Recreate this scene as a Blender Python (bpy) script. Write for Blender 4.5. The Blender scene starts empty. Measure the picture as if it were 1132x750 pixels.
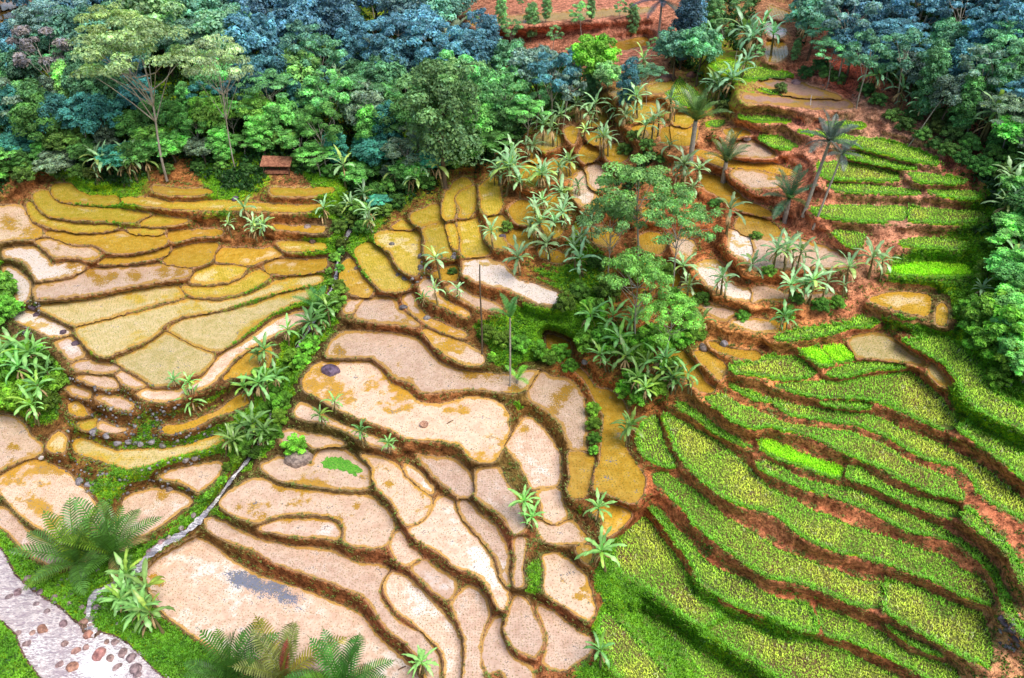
import bpy, math, random
import numpy as np
from mathutils import Vector, Matrix
rng = np.random.default_rng(7); random.seed(7)
# ------------------------------------------------------------------ survey data
# sheets: origin and scale of the survey tiles the field outlines were measured on
SHEET = dict(A=(0,190,3.75), B=(0,360,3.75), C=(280,190,3.75), D=(0,550,3.75), E=(200,550,3.75), F=(440,550,3.75),
             G=(280,370,3.75), H=(540,180,3.75), I=(540,370,3.75), J=(832,370,3.75), K=(660,550,3.75), L=(832,550,3.75),
             M=(832,190,3.75), N=(732,0,2.83), O=(370,0,2.83), P=(0,0,2.83), X=(0,0,1.0))
# type: w pale mud, o ochre water, x ochre with pale middle, y yellow olive, p water painted sky-white, v pale green,
# g rice, q ripe rice, b bright seedlings, r red fallow
FIELDS = """
x A -120,160 0,145 60,140 95,150 115,185 125,210 170,240 175,265 100,275 0,282 -120,290
y A 108,130 130,128 150,160 195,195 300,215 400,222 490,225 470,238 380,247 300,245 200,225 140,200 115,160
y A 140,95 200,85 215,110 240,130 330,145 470,155 600,175 630,182 560,203 470,203 380,198 280,195 200,178 160,145
y A 215,60 290,50 330,85 380,100 490,108 500,126 440,135 340,130 250,115 222,95
y A 505,110 640,114 700,130 820,128 960,122 1050,135 1110,138 1230,145 1335,135 1335,150 1230,163 1050,158 850,156 680,146 510,124
y A 630,62 700,68 780,75 860,74 880,85 800,95 700,92 640,80
y C 70,72 180,74 330,66 340,78 230,96 80,94
y A 590,198 650,188 720,196 780,202 740,216 660,220 580,218
y A 525,240 640,237 690,246 640,260 570,254
o A 185,257 220,247 330,263 430,260 510,250 560,266 640,271 690,266 690,295 620,320 500,335 440,325 400,300 300,295 240,275
o A 700,252 800,247 880,240 925,250 900,260 800,268 720,290 700,280
x A 145,287 200,279 260,295 290,312 390,320 418,345 400,358 360,362 320,350 220,350 195,320
o A 410,378 440,362 560,354 660,327 705,310 700,330 670,350 560,370 470,380
o A 675,370 700,345 725,322 820,302 903,300 888,345 868,370 800,390 720,383
p A 15,332 80,315 150,312 165,335 200,365 215,390 300,374 355,392 345,402 280,430 150,446 140,420 110,375 60,355 15,350
x A 150,470 300,447 330,425 400,405 560,392 645,386 795,408 778,433 650,453 500,478 350,508 152,526 140,490
p A 17,400 40,395 80,420 120,450 130,480 115,530 75,550 65,490 20,430
o A 897,330 1000,320 1060,323 1130,324 1172,340 1110,360 1040,383 960,378 895,368
y A 802,430 832,407 890,391 960,388 1022,397 1008,425 960,448 860,463 792,455
y A 750,477 860,482 960,466 1040,424 1075,410 1118,430 1080,462 1000,498 900,516 800,512 757,500
v A 165,560 400,532 500,508 640,484 740,475 757,500 768,515 650,543 500,588 310,636 230,600
v A 315,652 450,614 600,582 700,552 790,532 900,540 1000,522 1080,492 1150,457 1250,428 1335,430 1335,455 1200,485 1060,522 900,572 750,598 690,625 640,680 560,715 430,765 360,722
v A 700,657 770,612 940,582 1060,552 1150,514 1290,487 1293,520 1200,553 1100,603 1020,667 920,738 872,743 790,710
v B 482,150 560,110 620,75 690,30 790,82 870,107 888,117 868,160 838,193 760,213 740,238 640,246 602,223 560,193
w B 570,285 600,267 740,271 820,231 850,202 890,152 930,112 1020,62 1090,12 1130,-18 1250,-58 1288,-50 1285,-30 1180,20 1080,68 980,128 930,188 880,238 800,272 700,312 610,307
o B 925,218 960,182 1030,112 1100,82 1125,100 1115,170 1040,198 960,212
p A 40,590 75,577 150,592 240,632 292,660 292,672 217,682 150,655 60,615
w B 230,72 290,48 328,82 352,124 300,147 267,120
w B 300,163 340,146 420,161 490,166 498,180 440,198 380,194 302,178
w B 484,210 502,192 560,221 606,250 560,260 512,240
x B 322,216 360,206 440,211 488,235 492,256 440,262 372,240
w B 272,262 300,252 378,282 373,298 312,288
w B 397,300 430,290 490,297 556,330 547,348 490,342 432,319
o B 287,330 320,312 348,350 366,368 330,374 288,354
y B 320,405 350,392 406,394 388,432 342,428
w B 405,404 430,400 470,421 527,430 490,442 408,430
v B 302,482 330,470 400,492 480,522 600,512 700,512 800,492 918,452 927,480 820,518 680,553 600,582 530,594 480,578 400,552 312,520
o B 668,435 690,417 760,412 830,387 900,357 1000,287 1042,283 1037,313 960,353 880,378 800,418 700,445
o B 203,482 240,442 272,462 267,518 222,523 193,510
w B 662,630 720,602 820,582 917,567 912,610 878,650 820,688 770,658 720,640
x B -120,370 0,375 60,382 108,422 128,460 186,505 150,538 80,560 0,595 -120,650
x D -120,-30 0,-82 60,-122 130,-155 200,-137 280,-97 350,-28 390,22 418,80 398,165 330,210 260,193 200,148 140,112 60,48 0,-20 -120,-90
w D 432,172 500,62 520,2 620,-32 700,-28 778,-3 797,20 740,58 690,98 630,138 560,168 480,198
w D -150,-60 0,42 30,47 60,82 130,152 220,197 280,232 305,278 288,292 230,296 182,268 100,218 40,148 0,122 -150,10
w E -150,320 -100,257 0,198 60,168 110,188 200,254 320,324 430,359 540,399 640,439 740,485 790,548 838,602 916,663 985,727 1010,790 850,810 500,800 150,635 50,570 -50,497 -107,440
w E 104,92 150,93 250,143 330,178 460,208 560,213 640,228 720,273 820,283 867,303 840,350 820,400 860,470 930,540 1000,563 1058,642 1073,690 1070,790 1022,790 1002,700 942,610 862,550 802,468 760,408 640,357 500,307 400,272 300,217 200,182 112,130
w E 322,130 400,97 470,92 600,97 648,112 662,150 648,172 560,162 460,157 380,142
x E 162,30 200,-18 260,-57 330,-77 400,-42 520,-27 640,-12 780,-2 828,32 867,72 887,130 848,198 780,207 700,192 672,178 683,130 655,88 562,67 450,67 380,81 310,101 222,73
w E 878,312 940,333 1010,398 1090,483 1138,542 1161,620 1157,790 1103,790 1088,650 1012,560 962,518 892,468 848,400 842,360
w E 867,200 890,142 913,142 938,200 996,250 930,282 892,250
w F 52,290 100,260 160,292 240,347 248,370 210,425 150,392 92,338
w G 757,685 800,672 825,690 F 228,0 240,52 270,112 320,162 370,222 398,282 418,342 452,391 456,430 438,466 412,448 382,380 342,330 282,300 242,290 192,240 122,195 62,158 48,132 90,102 130,72
w F 222,440 260,392 290,368 330,378 368,430 378,480 358,540 338,620 350,790 277,790 282,640 272,560 242,490
w F 252,12 290,12 328,62 398,112 438,182 457,240 452,320 466,350 455,372 432,340 412,260 362,190 312,130 267,80
w G 928,562 1010,553 1048,610 1096,680 1117,740 1125,808 1080,826 1062,790 1022,742 962,702 918,663 923,620
x F 482,170 528,167 532,200 513,300 526,357 492,372 478,340 492,260
w F 443,540 462,480 482,412 538,432 558,480 597,560 597,620 570,661 502,637 462,598
w F 353,600 372,550 412,492 432,492 428,560 448,620 478,670 555,712 557,790 480,790 420,718 372,726 353,680
w F 578,453 640,473 700,523 760,567 797,582 801,640 740,687 690,717 622,707 603,680 622,600 612,550
x F 603,242 660,233 720,273 778,330 806,420 816,480 788,511 720,467 640,417 608,388 613,300
x F 578,102 640,92 720,102 787,170 775,192 720,192 622,187 588,160
o F 742,207 797,202 801,250 788,272 757,250
o F 803,62 870,37 948,52 966,70 928,118 870,161 843,150 853,90
x G 302,78 332,22 372,-5 460,-8 600,2 678,22 718,62 748,102 818,142 930,162 1060,170 1150,152 1185,160 1130,225 1080,240 1000,230 900,222 800,232 702,237 662,203 592,178 542,128 492,93 400,90 322,93
x G 203,200 242,142 290,118 400,113 480,118 518,142 568,202 638,242 688,283 780,293 900,263 1000,278 1052,322 1057,400 1028,468 1008,517 940,527 892,498 862,458 770,437 640,427 560,387 450,347 350,307 252,248 213,230
w G 168,320 192,284 260,314 340,364 440,404 520,438 592,470 560,477 470,447 380,397 300,367 184,342
x G 118,410 150,398 230,418 330,433 377,453 250,467 200,427 160,457 122,447
x G 33,545 100,512 240,542 270,484 360,474 438,523 477,552 487,608 477,637 360,637 240,622 112,602 62,577
x G 447,500 540,514 608,553 622,590 688,642 742,687 733,730 690,777 640,791 612,760 582,700 512,630 498,590 493,540
w G 625,535 680,563 718,603 752,650 740,662 682,618 637,580
w G 683,502 760,513 838,523 898,582 912,620 902,667 850,672 802,628 752,588 712,540
y C 572,230 620,207 648,217 667,235 600,237
y C 653,180 770,137 773,190 787,220 702,227 662,208
y C 790,122 800,92 850,32 888,27 905,50 848,80 828,110 837,150 828,192 787,197
y C 843,130 838,102 872,82 918,62 922,130 908,168 888,192 847,192 861,150
y C 937,62 1000,22 1017,60 1027,130 1017,168 962,172 947,140 941,92
y C 503,265 560,248 688,252 693,300 688,360 677,428 632,417 592,377 572,330 513,298
y C 703,240 780,209 807,260 816,310 826,356 790,350 714,348 717,280
y C 853,205 928,203 937,260 957,300 985,330 958,347 872,347 863,300
y C 973,190 1030,183 1047,220 1030,270 1055,310 1002,313 963,268 983,230
y C 418,330 432,313 480,298 527,322 557,370 587,420 655,462 637,487 542,491 492,447 452,400
o C 363,400 400,363 422,380 447,440 497,490 478,517 402,502 368,470
p C 868,420 878,368 960,360 1040,392 1100,452 1200,478 1300,532 1290,548 1180,542 1060,487 960,462 900,442
y C 793,222 823,213 847,260 846,318 822,308 812,260
x C 422,580 440,548 520,522 578,527 598,570 648,600 686,638 600,630 500,620 427,607
x C 622,510 660,502 678,560 718,600 798,640 887,678 878,688 800,667 720,627 652,577 622,540
x C 693,462 740,443 768,472 758,510 800,540 898,590 880,598 790,557 722,527 697,498
x C 803,480 850,473 900,512 1000,547 1037,573 960,567 862,527
x C 703,652 760,672 850,702 948,762 957,788 900,782 800,747 742,698
o C 742,428 790,403 847,393 842,448 790,447
w C 387,545 480,532 440,558 400,587 373,578
x G 723,2 800,52 850,63 938,97 946,113 870,112 832,88 753,30
y C 102,292 300,302 308,318 200,328 122,323
o C 83,222 180,232 298,228 287,248 180,243 93,233
o C 43,392 100,363 200,372 308,367 298,398 200,422 100,422 58,413
o H 210,357 300,377 328,400 300,413 222,390
w H 412,22 443,2 468,80 458,108 432,98
w H 353,62 385,52 400,112 438,145 428,158 362,150
o H 878,52 950,62 1000,102 1060,152 1122,182 1180,215 1125,215 1040,193 960,138 902,108
p H 1012,37 1125,72 1125,108 1052,73
p H 1003,290 1060,273 1123,292 1121,435 1060,398 1003,368
p H 853,430 920,408 960,472 1020,512 1125,548 1125,572 1000,557 902,488
x H 843,570 900,583 960,602 1027,620 980,652 932,637 882,598
x H 1003,660 1060,648 1230,662 1230,690 1125,698 1062,687
o H 742,440 787,470 778,537 753,527
x H 1042,242 1200,290 1190,305 1052,263
o H 640,190 700,200 700,240 645,225
o I 243,2 330,33 348,122 398,162 438,222 518,242 567,300 572,340 557,400 567,470 607,540 647,600 637,660 610,692 560,687 502,657 444,638 444,580 468,520 474,440 482,330 452,280 402,190 342,138 252,60
x I 163,240 212,153 260,178 338,193 377,240 397,300 406,340 398,468 404,477 347,476 332,440 302,370 242,308 172,268
w I 68,460 102,412 160,343 198,363 257,432 296,500 296,600 287,627 182,637 152,570 112,510
o I 338,492 430,503 437,520 417,610 398,667 352,677 332,640 342,600
x I 195,652 298,642 306,700 326,750 298,798 232,777 222,700
o I 723,62 790,60 857,130 895,200 937,230 890,237 802,178 762,130
o I 853,72 907,73 985,140 955,188 932,160 882,110
o I 913,27 1000,62 1125,77 1125,106 1002,83 933,55
g I 622,400 652,352 702,338 717,400 737,470 772,510 770,547 700,537 652,507 623,470
q I 718,338 760,338 850,387 950,442 1050,522 1095,568 J 80,640 170,680 265,735 L 310,68 400,115 450,134 560,164 700,219 800,244 878,303 947,333 985,382 1004,445 930,427 860,401 740,341 600,291 430,236 350,221 260,190 202,157 132,97 62,57 0,45 I 1000,687 900,617 820,538 770,458 741,388
q I 683,575 740,573 780,603 850,643 900,683 K 520,68 600,118 680,163 760,218 L 220,253 350,304 480,348 540,350 526,460 400,436 300,391 180,347 83,336 K 650,296 602,262 502,187 402,108 362,50 292,-18 237,-58
q L 555,350 640,355 720,389 800,424 900,464 945,475 976,540 995,620 985,705 940,686 860,651 760,596 650,536 560,476 546,455
g K 217,42 258,62 308,122 348,142 398,192 428,242 498,292 580,324 640,344 658,372 740,414 875,448 913,548 905,560 820,541 720,496 620,466 520,416 432,357 403,300 373,240 322,180 272,112
g L 258,452 330,474 480,534 560,574 640,644 780,684 836,704 865,770 760,770 640,698 500,636 400,591 300,566 275,500
q K 200,80 228,112 266,170 326,240 366,300 386,370 426,422 495,453 514,490 448,540 400,516 300,446 202,366 122,326 73,280 69,220 102,162 150,114
q K 525,507 620,523 700,564 800,594 870,591 930,601 1050,645 1150,695 1250,745 1290,790 800,790 700,702 602,647 504,587 462,550
g K 182,472 260,513 350,573 430,643 520,693 600,753 640,800 470,800 402,700 322,600 242,540
q K 12,472 60,483 150,573 230,663 300,753 150,790 62,700 12,600
b J 195,66 275,52 340,118 282,130 238,99
b J 283,50 375,43 425,96 345,117
v J 402,20 480,-3 550,2 610,43 650,73 695,110 715,127 600,107 480,92 435,92
g J 303,158 340,138 440,113 560,115 636,126 628,138 500,147 400,171 320,172
q J -93,132 -20,122 60,92 160,87 218,112 260,158 190,186 82,181 0,166 -78,158
q J 88,212 160,198 280,193 350,198 440,178 540,168 648,153 697,192 777,252 817,312 856,360 838,391 780,391 702,356 602,311 522,281 440,266 280,261 182,241
g J 283,273 440,276 490,288 486,307 380,302 282,287
q J -110,202 -60,213 0,243 100,268 180,293 280,304 400,324 480,329 560,359 650,404 760,444 860,494 950,544 1020,594 1090,654 1160,714 1200,800 1060,735 990,690 938,650 902,592 848,546 742,525 642,475 542,415 432,375 302,355 152,330 92,286 0,264
q J -200,263 -135,245 -100,262 -45,293 0,305 60,334 130,364 200,379 400,404 540,454 640,524 740,564 838,604 876,660 880,685 800,666 742,655 642,615 542,555 442,515 352,475 252,425 180,405 120,395 60,380 0,388 -100,350 -110,335
g I 783,287 830,293 898,343 938,383 1028,433 1098,463 1092,473 1000,437 922,397 852,337 793,308
b J 28,442 60,433 150,468 250,508 376,552 366,596 300,581 200,546 102,515 43,476
g J 393,592 398,562 440,548 500,593 600,643 700,679 800,694 866,724 866,756 790,752 700,720 600,680 470,618
q J 18,537 40,523 120,548 200,594 300,618 420,644 520,684 600,719 L 680,88 770,118 850,163 950,233 1008,293 1037,373 1076,453 1140,550 1150,600 1090,530 1044,460 1014,360 974,290 902,227 842,182 770,162 680,147 602,117 502,62 402,17 J 300,661 200,631 102,591 43,567
g J 622,22 680,22 760,2 830,22 898,82 948,142 968,202 1038,262 1125,302 1220,340 1220,420 1125,396 1022,356 942,316 882,256 852,198 802,128 722,78 652,40
g J 850,392 890,363 960,413 1050,453 1125,493 1200,540 1200,640 1125,603 1062,547 982,487 902,427
v J 723,130 740,123 788,172 820,213 790,213 742,170
g L 563,532 640,573 740,623 785,655 740,647 642,598
g L 873,90 887,48 960,103 1038,173 1088,253 1140,333 1165,400 1122,355 1064,240 1002,187 922,127
g M 235,147 300,143 420,138 520,143 638,147 638,193 540,206 440,203 340,193 272,178
q M 648,150 760,153 880,162 958,167 966,190 880,208 780,213 652,198
g M 303,52 420,52 560,62 698,82 698,93 540,88 400,83 332,73
g M 732,82 840,77 928,82 946,105 900,113 782,98
g M 603,287 700,273 800,278 885,292 848,323 740,313 642,308
b M 553,410 602,387 720,378 860,388 911,402 916,420 878,434 740,434 622,429
o M 485,530 560,507 640,503 733,517 730,560 725,591 640,582 562,558
o M 768,552 798,548 808,590 796,636 763,628
g M 95,690 150,663 300,643 400,630 450,593 516,622 498,638 400,647 300,677 150,697
x M 0,253 60,262 200,283 300,313 398,357 435,385 380,397 260,398 120,398 0,388
q M 333,243 400,248 475,262 448,300 422,317 372,288
x M 0,482 100,484 130,502 250,502 350,502 358,515 200,537 60,528 0,520
g N 152,202 220,193 330,218 408,236 380,244 280,248 202,230
o N 332,132 378,137 392,170 360,193 327,188
o N 332,22 398,40 402,58 333,53
p N 318,67 378,82 387,110 342,118
g N 302,277 400,282 398,294 332,290
g N 242,366 330,364 398,378 320,380
g N 302,432 380,432 426,460 370,463 333,453
x N 218,470 228,443 280,440 338,470 356,490 280,490 228,486
g N 422,407 560,422 700,442 798,472 864,505 860,513 760,498 642,468 542,438
g N 562,472 640,482 740,512 796,526 760,526 662,513 582,490
q N 493,510 560,507 660,522 738,542 741,563 640,563 522,558 493,540
g N 768,542 850,547 945,566 918,573 802,568
g N 513,382 580,380 636,391 620,398 522,390
o N 98,472 160,482 250,512 350,517 426,542 400,548 300,528 182,518
x N 222,537 330,542 376,562 358,588 292,578
o N 192,407 260,407 278,420 212,428
g N 12,282 60,263 88,290 148,320 138,338 62,328 22,300
o N 0,402 60,407 88,440 42,448 0,443
r N 252,296 420,307 560,312 597,334 500,338 350,323 254,313
r N 300,255 400,250 470,275 560,305 430,302 330,272
g N 152,377 198,382 180,398 143,393
y O 862,287 950,278 1050,253 1096,257 1086,280 1000,288 902,308
y O 1062,282 1130,272 1130,308 1062,298
o O 420,68 600,50 760,40 900,30 1000,28 980,38 860,48 700,60 440,80
o O 862,142 900,132 978,117 978,138 902,153
o O 722,402 758,402 748,450 732,438
o O 612,472 638,472 638,508 617,522
o O 602,542 648,542 638,578
w O 792,522 828,517 838,588 802,598
w O 752,542 780,532 790,610 806,623 762,618
o O 1062,402 1130,402 1130,440 1062,438
o X 563,232 575,222 590,226 600,238 590,248 572,246
o X 604,222 616,215 630,220 632,234 618,240 606,234
o X 577,186 590,180 600,188 598,200 586,204 576,198
o X 606,182 620,176 634,182 636,194 622,198 608,194
o X 640,170 648,160 660,164 662,172 654,178 644,178
y X 592,152 606,146 620,152 616,162 600,166 590,160
o X 648,150 662,142 676,148 672,158 656,160
o X 668,166 684,158 696,166 690,178 674,178
y X 640,128 656,122 672,128 666,136 650,140
y X 690,122 710,114 728,118 720,130 700,134
o X 700,142 716,136 730,142 724,154 706,154
y X 745,128 757,124 768,130 762,140 748,140
o X 560,260 574,254 590,258 592,270 574,272 562,268
o X 600,246 612,244 622,252 616,262 602,260
o X 640,208 656,214 668,224 660,232 646,224
o X 652,255 668,252 684,262 676,272 658,268
o X 706,262 724,258 738,268 730,280 712,276
o X 690,288 706,284 722,292 716,304 698,302
x X 742,268 756,262 768,270 764,284 748,282
o X 778,300 788,290 800,296 806,308 796,316 782,312
o X 812,250 826,240 846,246 862,256 846,262 824,258
o X 748,322 764,318 778,326 772,338 754,336
p P 0,10 60,5 70,15 0,30
p P 0,42 70,28 58,45 0,58
p P -40,75 40,60 30,75 -40,95
"""
RIVER = "D -200,120 0,215 60,320 150,400 250,460 320,525 370,537 410,560 500,590 560,640 640,720 720,790 760,900 300,900 200,780 150,720 100,650 60,560 0,505 -200,400"
STREAM = "D 380,545 365,500 372,440 400,395 470,365 525,350 570,300 610,245 670,200 760,150 820,100 900,10 X 256,530 268,516 282,498 298,462 306,430 318,405 333,378 350,350 364,325 371,308 373,290 378,272 392,245"
# ground heights (px, py, metres above the river)
CTRL = """60,680,0 150,750,-.2 0,600,0.2 110,690,.1 170,600,.9 250,530,2 320,420,4.2 370,300,8.3 400,200,11.5 520,190,14
50,520,1.8 20,480,2.4 150,490,3.2 60,400,4.6 150,440,4.6 0,350,6 200,380,6.3 300,330,7.6 100,300,8 250,260,10.2 50,220,11 200,200,12.8 330,200,12.5
0,150,14 100,180,13.6 100,100,18 100,0,22 350,100,17.5 350,0,22 -150,-100,28 350,-100,28 -150,300,8 -150,600,0 -150,500,2 0,750,0.3 -100,850,0 150,850,-.4
900,750,3 900,375,14 900,300,16.5 900,200,20 900,110,24 1100,400,16.5 1100,600,10.5 1100,740,6.5 1100,300,19.5 1100,100,27 1100,0,30 1100,-100,35 1260,400,20 1260,700,9 1260,200,26
700,560,5.6 700,750,2.2 700,400,9.2 800,400,11.6 800,300,13.8 700,300,12.3 700,200,16.5 800,200,18 800,100,22.2 860,60,23 860,0,24.5 860,-100,30 620,200,15 700,100,20.8 450,250,11 450,330,9 400,300,8.8
600,300,11.5 500,400,7.6 400,400,6.6 350,470,4.5 500,500,5.7 600,600,4.6 600,740,1.8 450,600,3.6 450,740,1.3 300,600,2.2 250,680,.9 200,640,1 640,450,7.8
480,150,15 500,100,17.5 600,60,19 600,0,21.5 600,-100,28.5 600,850,0.8 900,850,1.5 1200,850,4 350,850,0"""
# ------------------------------------------------------------------ camera model
W0, H0 = 1132.0, 750.0
CAMH, PITCH, HFOV = 60.0, math.radians(36.0), math.radians(62.0)
FPX = W0/2/math.tan(HFOV/2)
cp, sp = math.cos(PITCH), math.sin(PITCH)
def ray(px, py):
    a = (np.asarray(px, float)-W0/2)/FPX; b = (H0/2-np.asarray(py, float))/FPX
    return a, cp + b*sp, -sp + b*cp        # x, y, z for unit forward
def unproj(px, py, z):
    x, y, w = ray(px, py)
    t = (np.asarray(z, float)-CAMH)/w
    return np.stack([x*t, y*t, np.broadcast_to(z, np.shape(t))*1.0], -1)
def px_per_m(px, py, z):
    P = unproj(px, py, z); return FPX/np.sqrt(P[..., 0]**2+P[..., 1]**2+(P[..., 2]-CAMH)**2)
def parse(s):
    out = []; sh = None
    for tok in s.split():
        if tok in SHEET: sh = SHEET[tok]
        else:
            x, y = tok.split(','); out.append((sh[0]+float(x)/sh[2], sh[1]+float(y)/sh[2]))
    return np.array(out)
def catmull(P, closed=True, step=3.0):
    n = len(P); out = []
    for i in range(n if closed else n-1):
        if closed: p0, p1, p2, p3 = P[i-1], P[i], P[(i+1) % n], P[(i+2) % n]
        else: p0, p1, p2, p3 = P[max(i-1, 0)], P[i], P[i+1], P[min(i+2, n-1)]
        L = np.linalg.norm(p2-p1); k = max(1, int(L/step))
        tt = np.arange(k)/k
        # chord limited tangents so that unevenly spaced points do not overshoot
        m1 = (p2-p0)/(np.linalg.norm(p2-p1)+np.linalg.norm(p1-p0)+1e-6)*L*.62
        m2 = (p3-p1)/(np.linalg.norm(p3-p2)+np.linalg.norm(p2-p1)+1e-6)*L*.62
        h = tt[:, None]
        out.append((2*h**3-3*h**2+1)*p1+(h**3-2*h**2+h)*m1+(-2*h**3+3*h**2)*p2+(h**3-h**2)*m2)
    if not closed: out.append(P[-1:])
    return np.concatenate(out)
def offset_poly(P, d):
    e = np.roll(P, -1, 0)-np.roll(P, 1, 0); nrm = np.stack([e[:, 1], -e[:, 0]], 1); nrm /= np.linalg.norm(nrm, axis=1, keepdims=True)+1e-9
    area = ((P[:, 0]*np.roll(P[:, 1], -1))-(np.roll(P[:, 0], -1)*P[:, 1])).sum()
    return P+nrm*d*(1 if area > 0 else -1)
def inside(poly, x, y):
    r = np.zeros(np.shape(x), bool); n = len(poly)
    for i in range(n):
        x1, y1 = poly[i]; x2, y2 = poly[(i+1) % n]
        if y1 == y2: continue
        c = ((y1 > y) != (y2 > y)) & (x < (x2-x1)*(y-y1)/(y2-y1)+x1)
        r ^= c
    return r
def pdist(poly, x, y, closed=True):
    d = np.full(np.shape(x), 1e9); n = len(poly)
    near = np.zeros(np.shape(x)+(2,))
    for i in range(n if closed else n-1):
        a = poly[i]; b = poly[(i+1) % n]; ab = b-a; L = ab@ab+1e-9
        t = np.clip(((x-a[0])*ab[0]+(y-a[1])*ab[1])/L, 0, 1)
        cx = a[0]+t*ab[0]; cy = a[1]+t*ab[1]
        dd = (x-cx)**2+(y-cy)**2
        m = dd < d; d = np.where(m, dd, d); near[m, 0] = cx[m]; near[m, 1] = cy[m]
    return np.sqrt(d), near
def sstep(a, b, x):
    t = np.clip((x-a)/(b-a), 0, 1); return t*t*(3-2*t)
# value noise
_tab = rng.random((256, 256))
def vnoise(x, y):
    xi = np.floor(x).astype(int); yi = np.floor(y).astype(int); fx = x-xi; fy = y-yi
    fx = fx*fx*(3-2*fx); fy = fy*fy*(3-2*fy)
    g = lambda i, j: _tab[(xi+i) & 255, (yi+j) & 255]
    return (g(0, 0)*(1-fx)+g(1, 0)*fx)*(1-fy)+(g(0, 1)*(1-fx)+g(1, 1)*fx)*fy
def fbm(x, y, o=4):
    s = 0; a = .5
    for k in range(o): s = s+a*vnoise(x*2**k+17*k, y*2**k+31*k); a *= .5
    return s/(1-.5**o)-.5
# ------------------------------------------------------------------ base height field (thin plate)
ctrl = np.array([[float(v) for v in t.split(',')] for t in CTRL.split()])
def tps_fit(P, z, lam=2.0):
    n = len(P); d2 = ((P[:, None]-P[None])**2).sum(-1)/1e4
    K = np.where(d2 > 0, d2*np.log(d2+1e-12)*.5, 0)+np.eye(n)*lam*.01
    A = np.zeros((n+3, n+3)); A[:n, :n] = K; Q = np.c_[np.ones(n), P/100]; A[:n, n:] = Q; A[n:, :n] = Q.T
    return np.linalg.solve(A, np.r_[z, 0, 0, 0])
_w = tps_fit(ctrl[:, :2], ctrl[:, 2])
def Zprior(x, y):
    x = np.clip(np.asarray(x, float), -260, 1400); y = np.clip(np.asarray(y, float), -170, 950)
    s = _w[-3]+_w[-2]*x/100+_w[-1]*y/100
    for (cx, cy, _), w in zip(ctrl, _w):
        d2 = ((x-cx)**2+(y-cy)**2)/1e4
        s = s+w*.5*d2*np.log(d2+1e-12)
    return s
# ------------------------------------------------------------------ fields
fields = []
for ln in FIELDS.strip().splitlines():
    ty, rest = ln.split(' ', 1); fields.append(dict(t=ty, p=catmull(parse(rest))))
for f in fields: f['p'] = offset_poly(f['p'], (-.3 if f['p'][:, 1].mean() > 330 else .2) if f['t'] in 'gqb' else 1.25)
# keep neighbours apart: points inside or too near another field move away from it
for it in range(3):
    bb = [(f['p'].min(0)-2, f['p'].max(0)+2) for f in fields]
    for i, f in enumerate(fields):
        P = f['p']
        for j, g in enumerate(fields):
            if i == j or (bb[i][0] > bb[j][1]).any() or (bb[j][0] > bb[i][1]).any(): continue
            d, near = pdist(g['p'], P[:, 0], P[:, 1]); ins = inside(g['p'], P[:, 0], P[:, 1])
            sd = np.where(ins, -d, d); m = sd < 1.1
            if not m.any(): continue
            dirv = P-near; dirv[ins] *= -1; dirv /= (np.linalg.norm(dirv, axis=1, keepdims=True)+1e-6)
            P = P+np.where(m[:, None], dirv*np.clip((1.2-sd)[:, None]*.55, 0, 8), 0)
        f['p'] = P
for f in fields:
    P = f['p']; P = (np.roll(P, 1, 0)+4*P+np.roll(P, -1, 0))/6; e_ = np.stack([fbm(P[:, 0]*.33, P[:, 1]*.33), fbm(P[:, 0]*.33+40, P[:, 1]*.33+9)], 1); P = P+e_*3.4; f['p'] = P; f['c'] = P.mean(0)
NF = len(fields)
# label map and level solving
gx = np.arange(-40, 1172, 2.0); gy = np.arange(-10, 800, 2.0); GX, GY = np.meshgrid(gx, gy)
LAB = np.full(GX.shape, -1)
for i, f in enumerate(fields):
    lo = f['p'].min(0); hi = f['p'].max(0)
    a = np.searchsorted(gx, lo[0]); b = np.searchsorted(gx, hi[0])+1; c = np.searchsorted(gy, lo[1]); d = np.searchsorted(gy, hi[1])+1
    m = inside(f['p'], GX[c:d, a:b], GY[c:d, a:b]); LAB[c:d, a:b][m] = i
    xs_, ys_ = GX[c:d, a:b][m], GY[c:d, a:b][m]
    f['zp'] = float(Zprior(xs_, ys_).mean()) if m.any() else float(Zprior(*f['c'])); f['area'] = int(m.sum())*4
pairs = {}
for ci in range(LAB.shape[1]):
    col = LAB[:, ci]; last = -1; ly = 0
    for r in range(len(col)):
        v = col[r]
        if v >= 0:
            if last >= 0 and v != last and (r-ly)*2 < 30: pairs.setdefault((last, v), []).append(((r-ly-.5)*2, gx[ci], gy[r]))
            last = v; ly = r
rows_, rhs = [], []
for i, f in enumerate(fields):
    r = np.zeros(NF); r[i] = .35; rows_.append(r); rhs.append(.35*f['zp'])
for (i, j), L in pairs.items():
    g = np.mean([a[0] for a in L]); x = np.mean([a[1] for a in L]); y = np.mean([a[2] for a in L])
    th = PITCH+math.atan((y-H0/2)/FPX); s = float(px_per_m(x, y, fields[i]['zp']))
    dz = max(.1, .82*(g-1.2)/(s*math.cos(th)))
    w = min(1.6, (len(L)/8)**.5)
    r = np.zeros(NF); r[i] = w; r[j] = -w; rows_.append(r); rhs.append(w*dz)
sol = np.linalg.lstsq(np.array(rows_), np.array(rhs), rcond=None)[0]
for f, z in zip(fields, sol): f['z'] = float(z)
cen = np.array([f['c'] for f in fields]); res = np.array([f['z']-f['zp'] for f in fields])
def Zbase(x, y):
    x = np.asarray(x, float); y = np.asarray(y, float)
    num = np.zeros(np.shape(x)); den = np.full(np.shape(x), .25)
    for (cx, cy), r in zip(cen, res):
        w = np.exp(-((x-cx)**2+(y-cy)**2)/(2*45**2)); num += w*r; den += w
    return Zprior(x, y)+num/den
print('levels: residual', res.min(), res.max())
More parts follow.
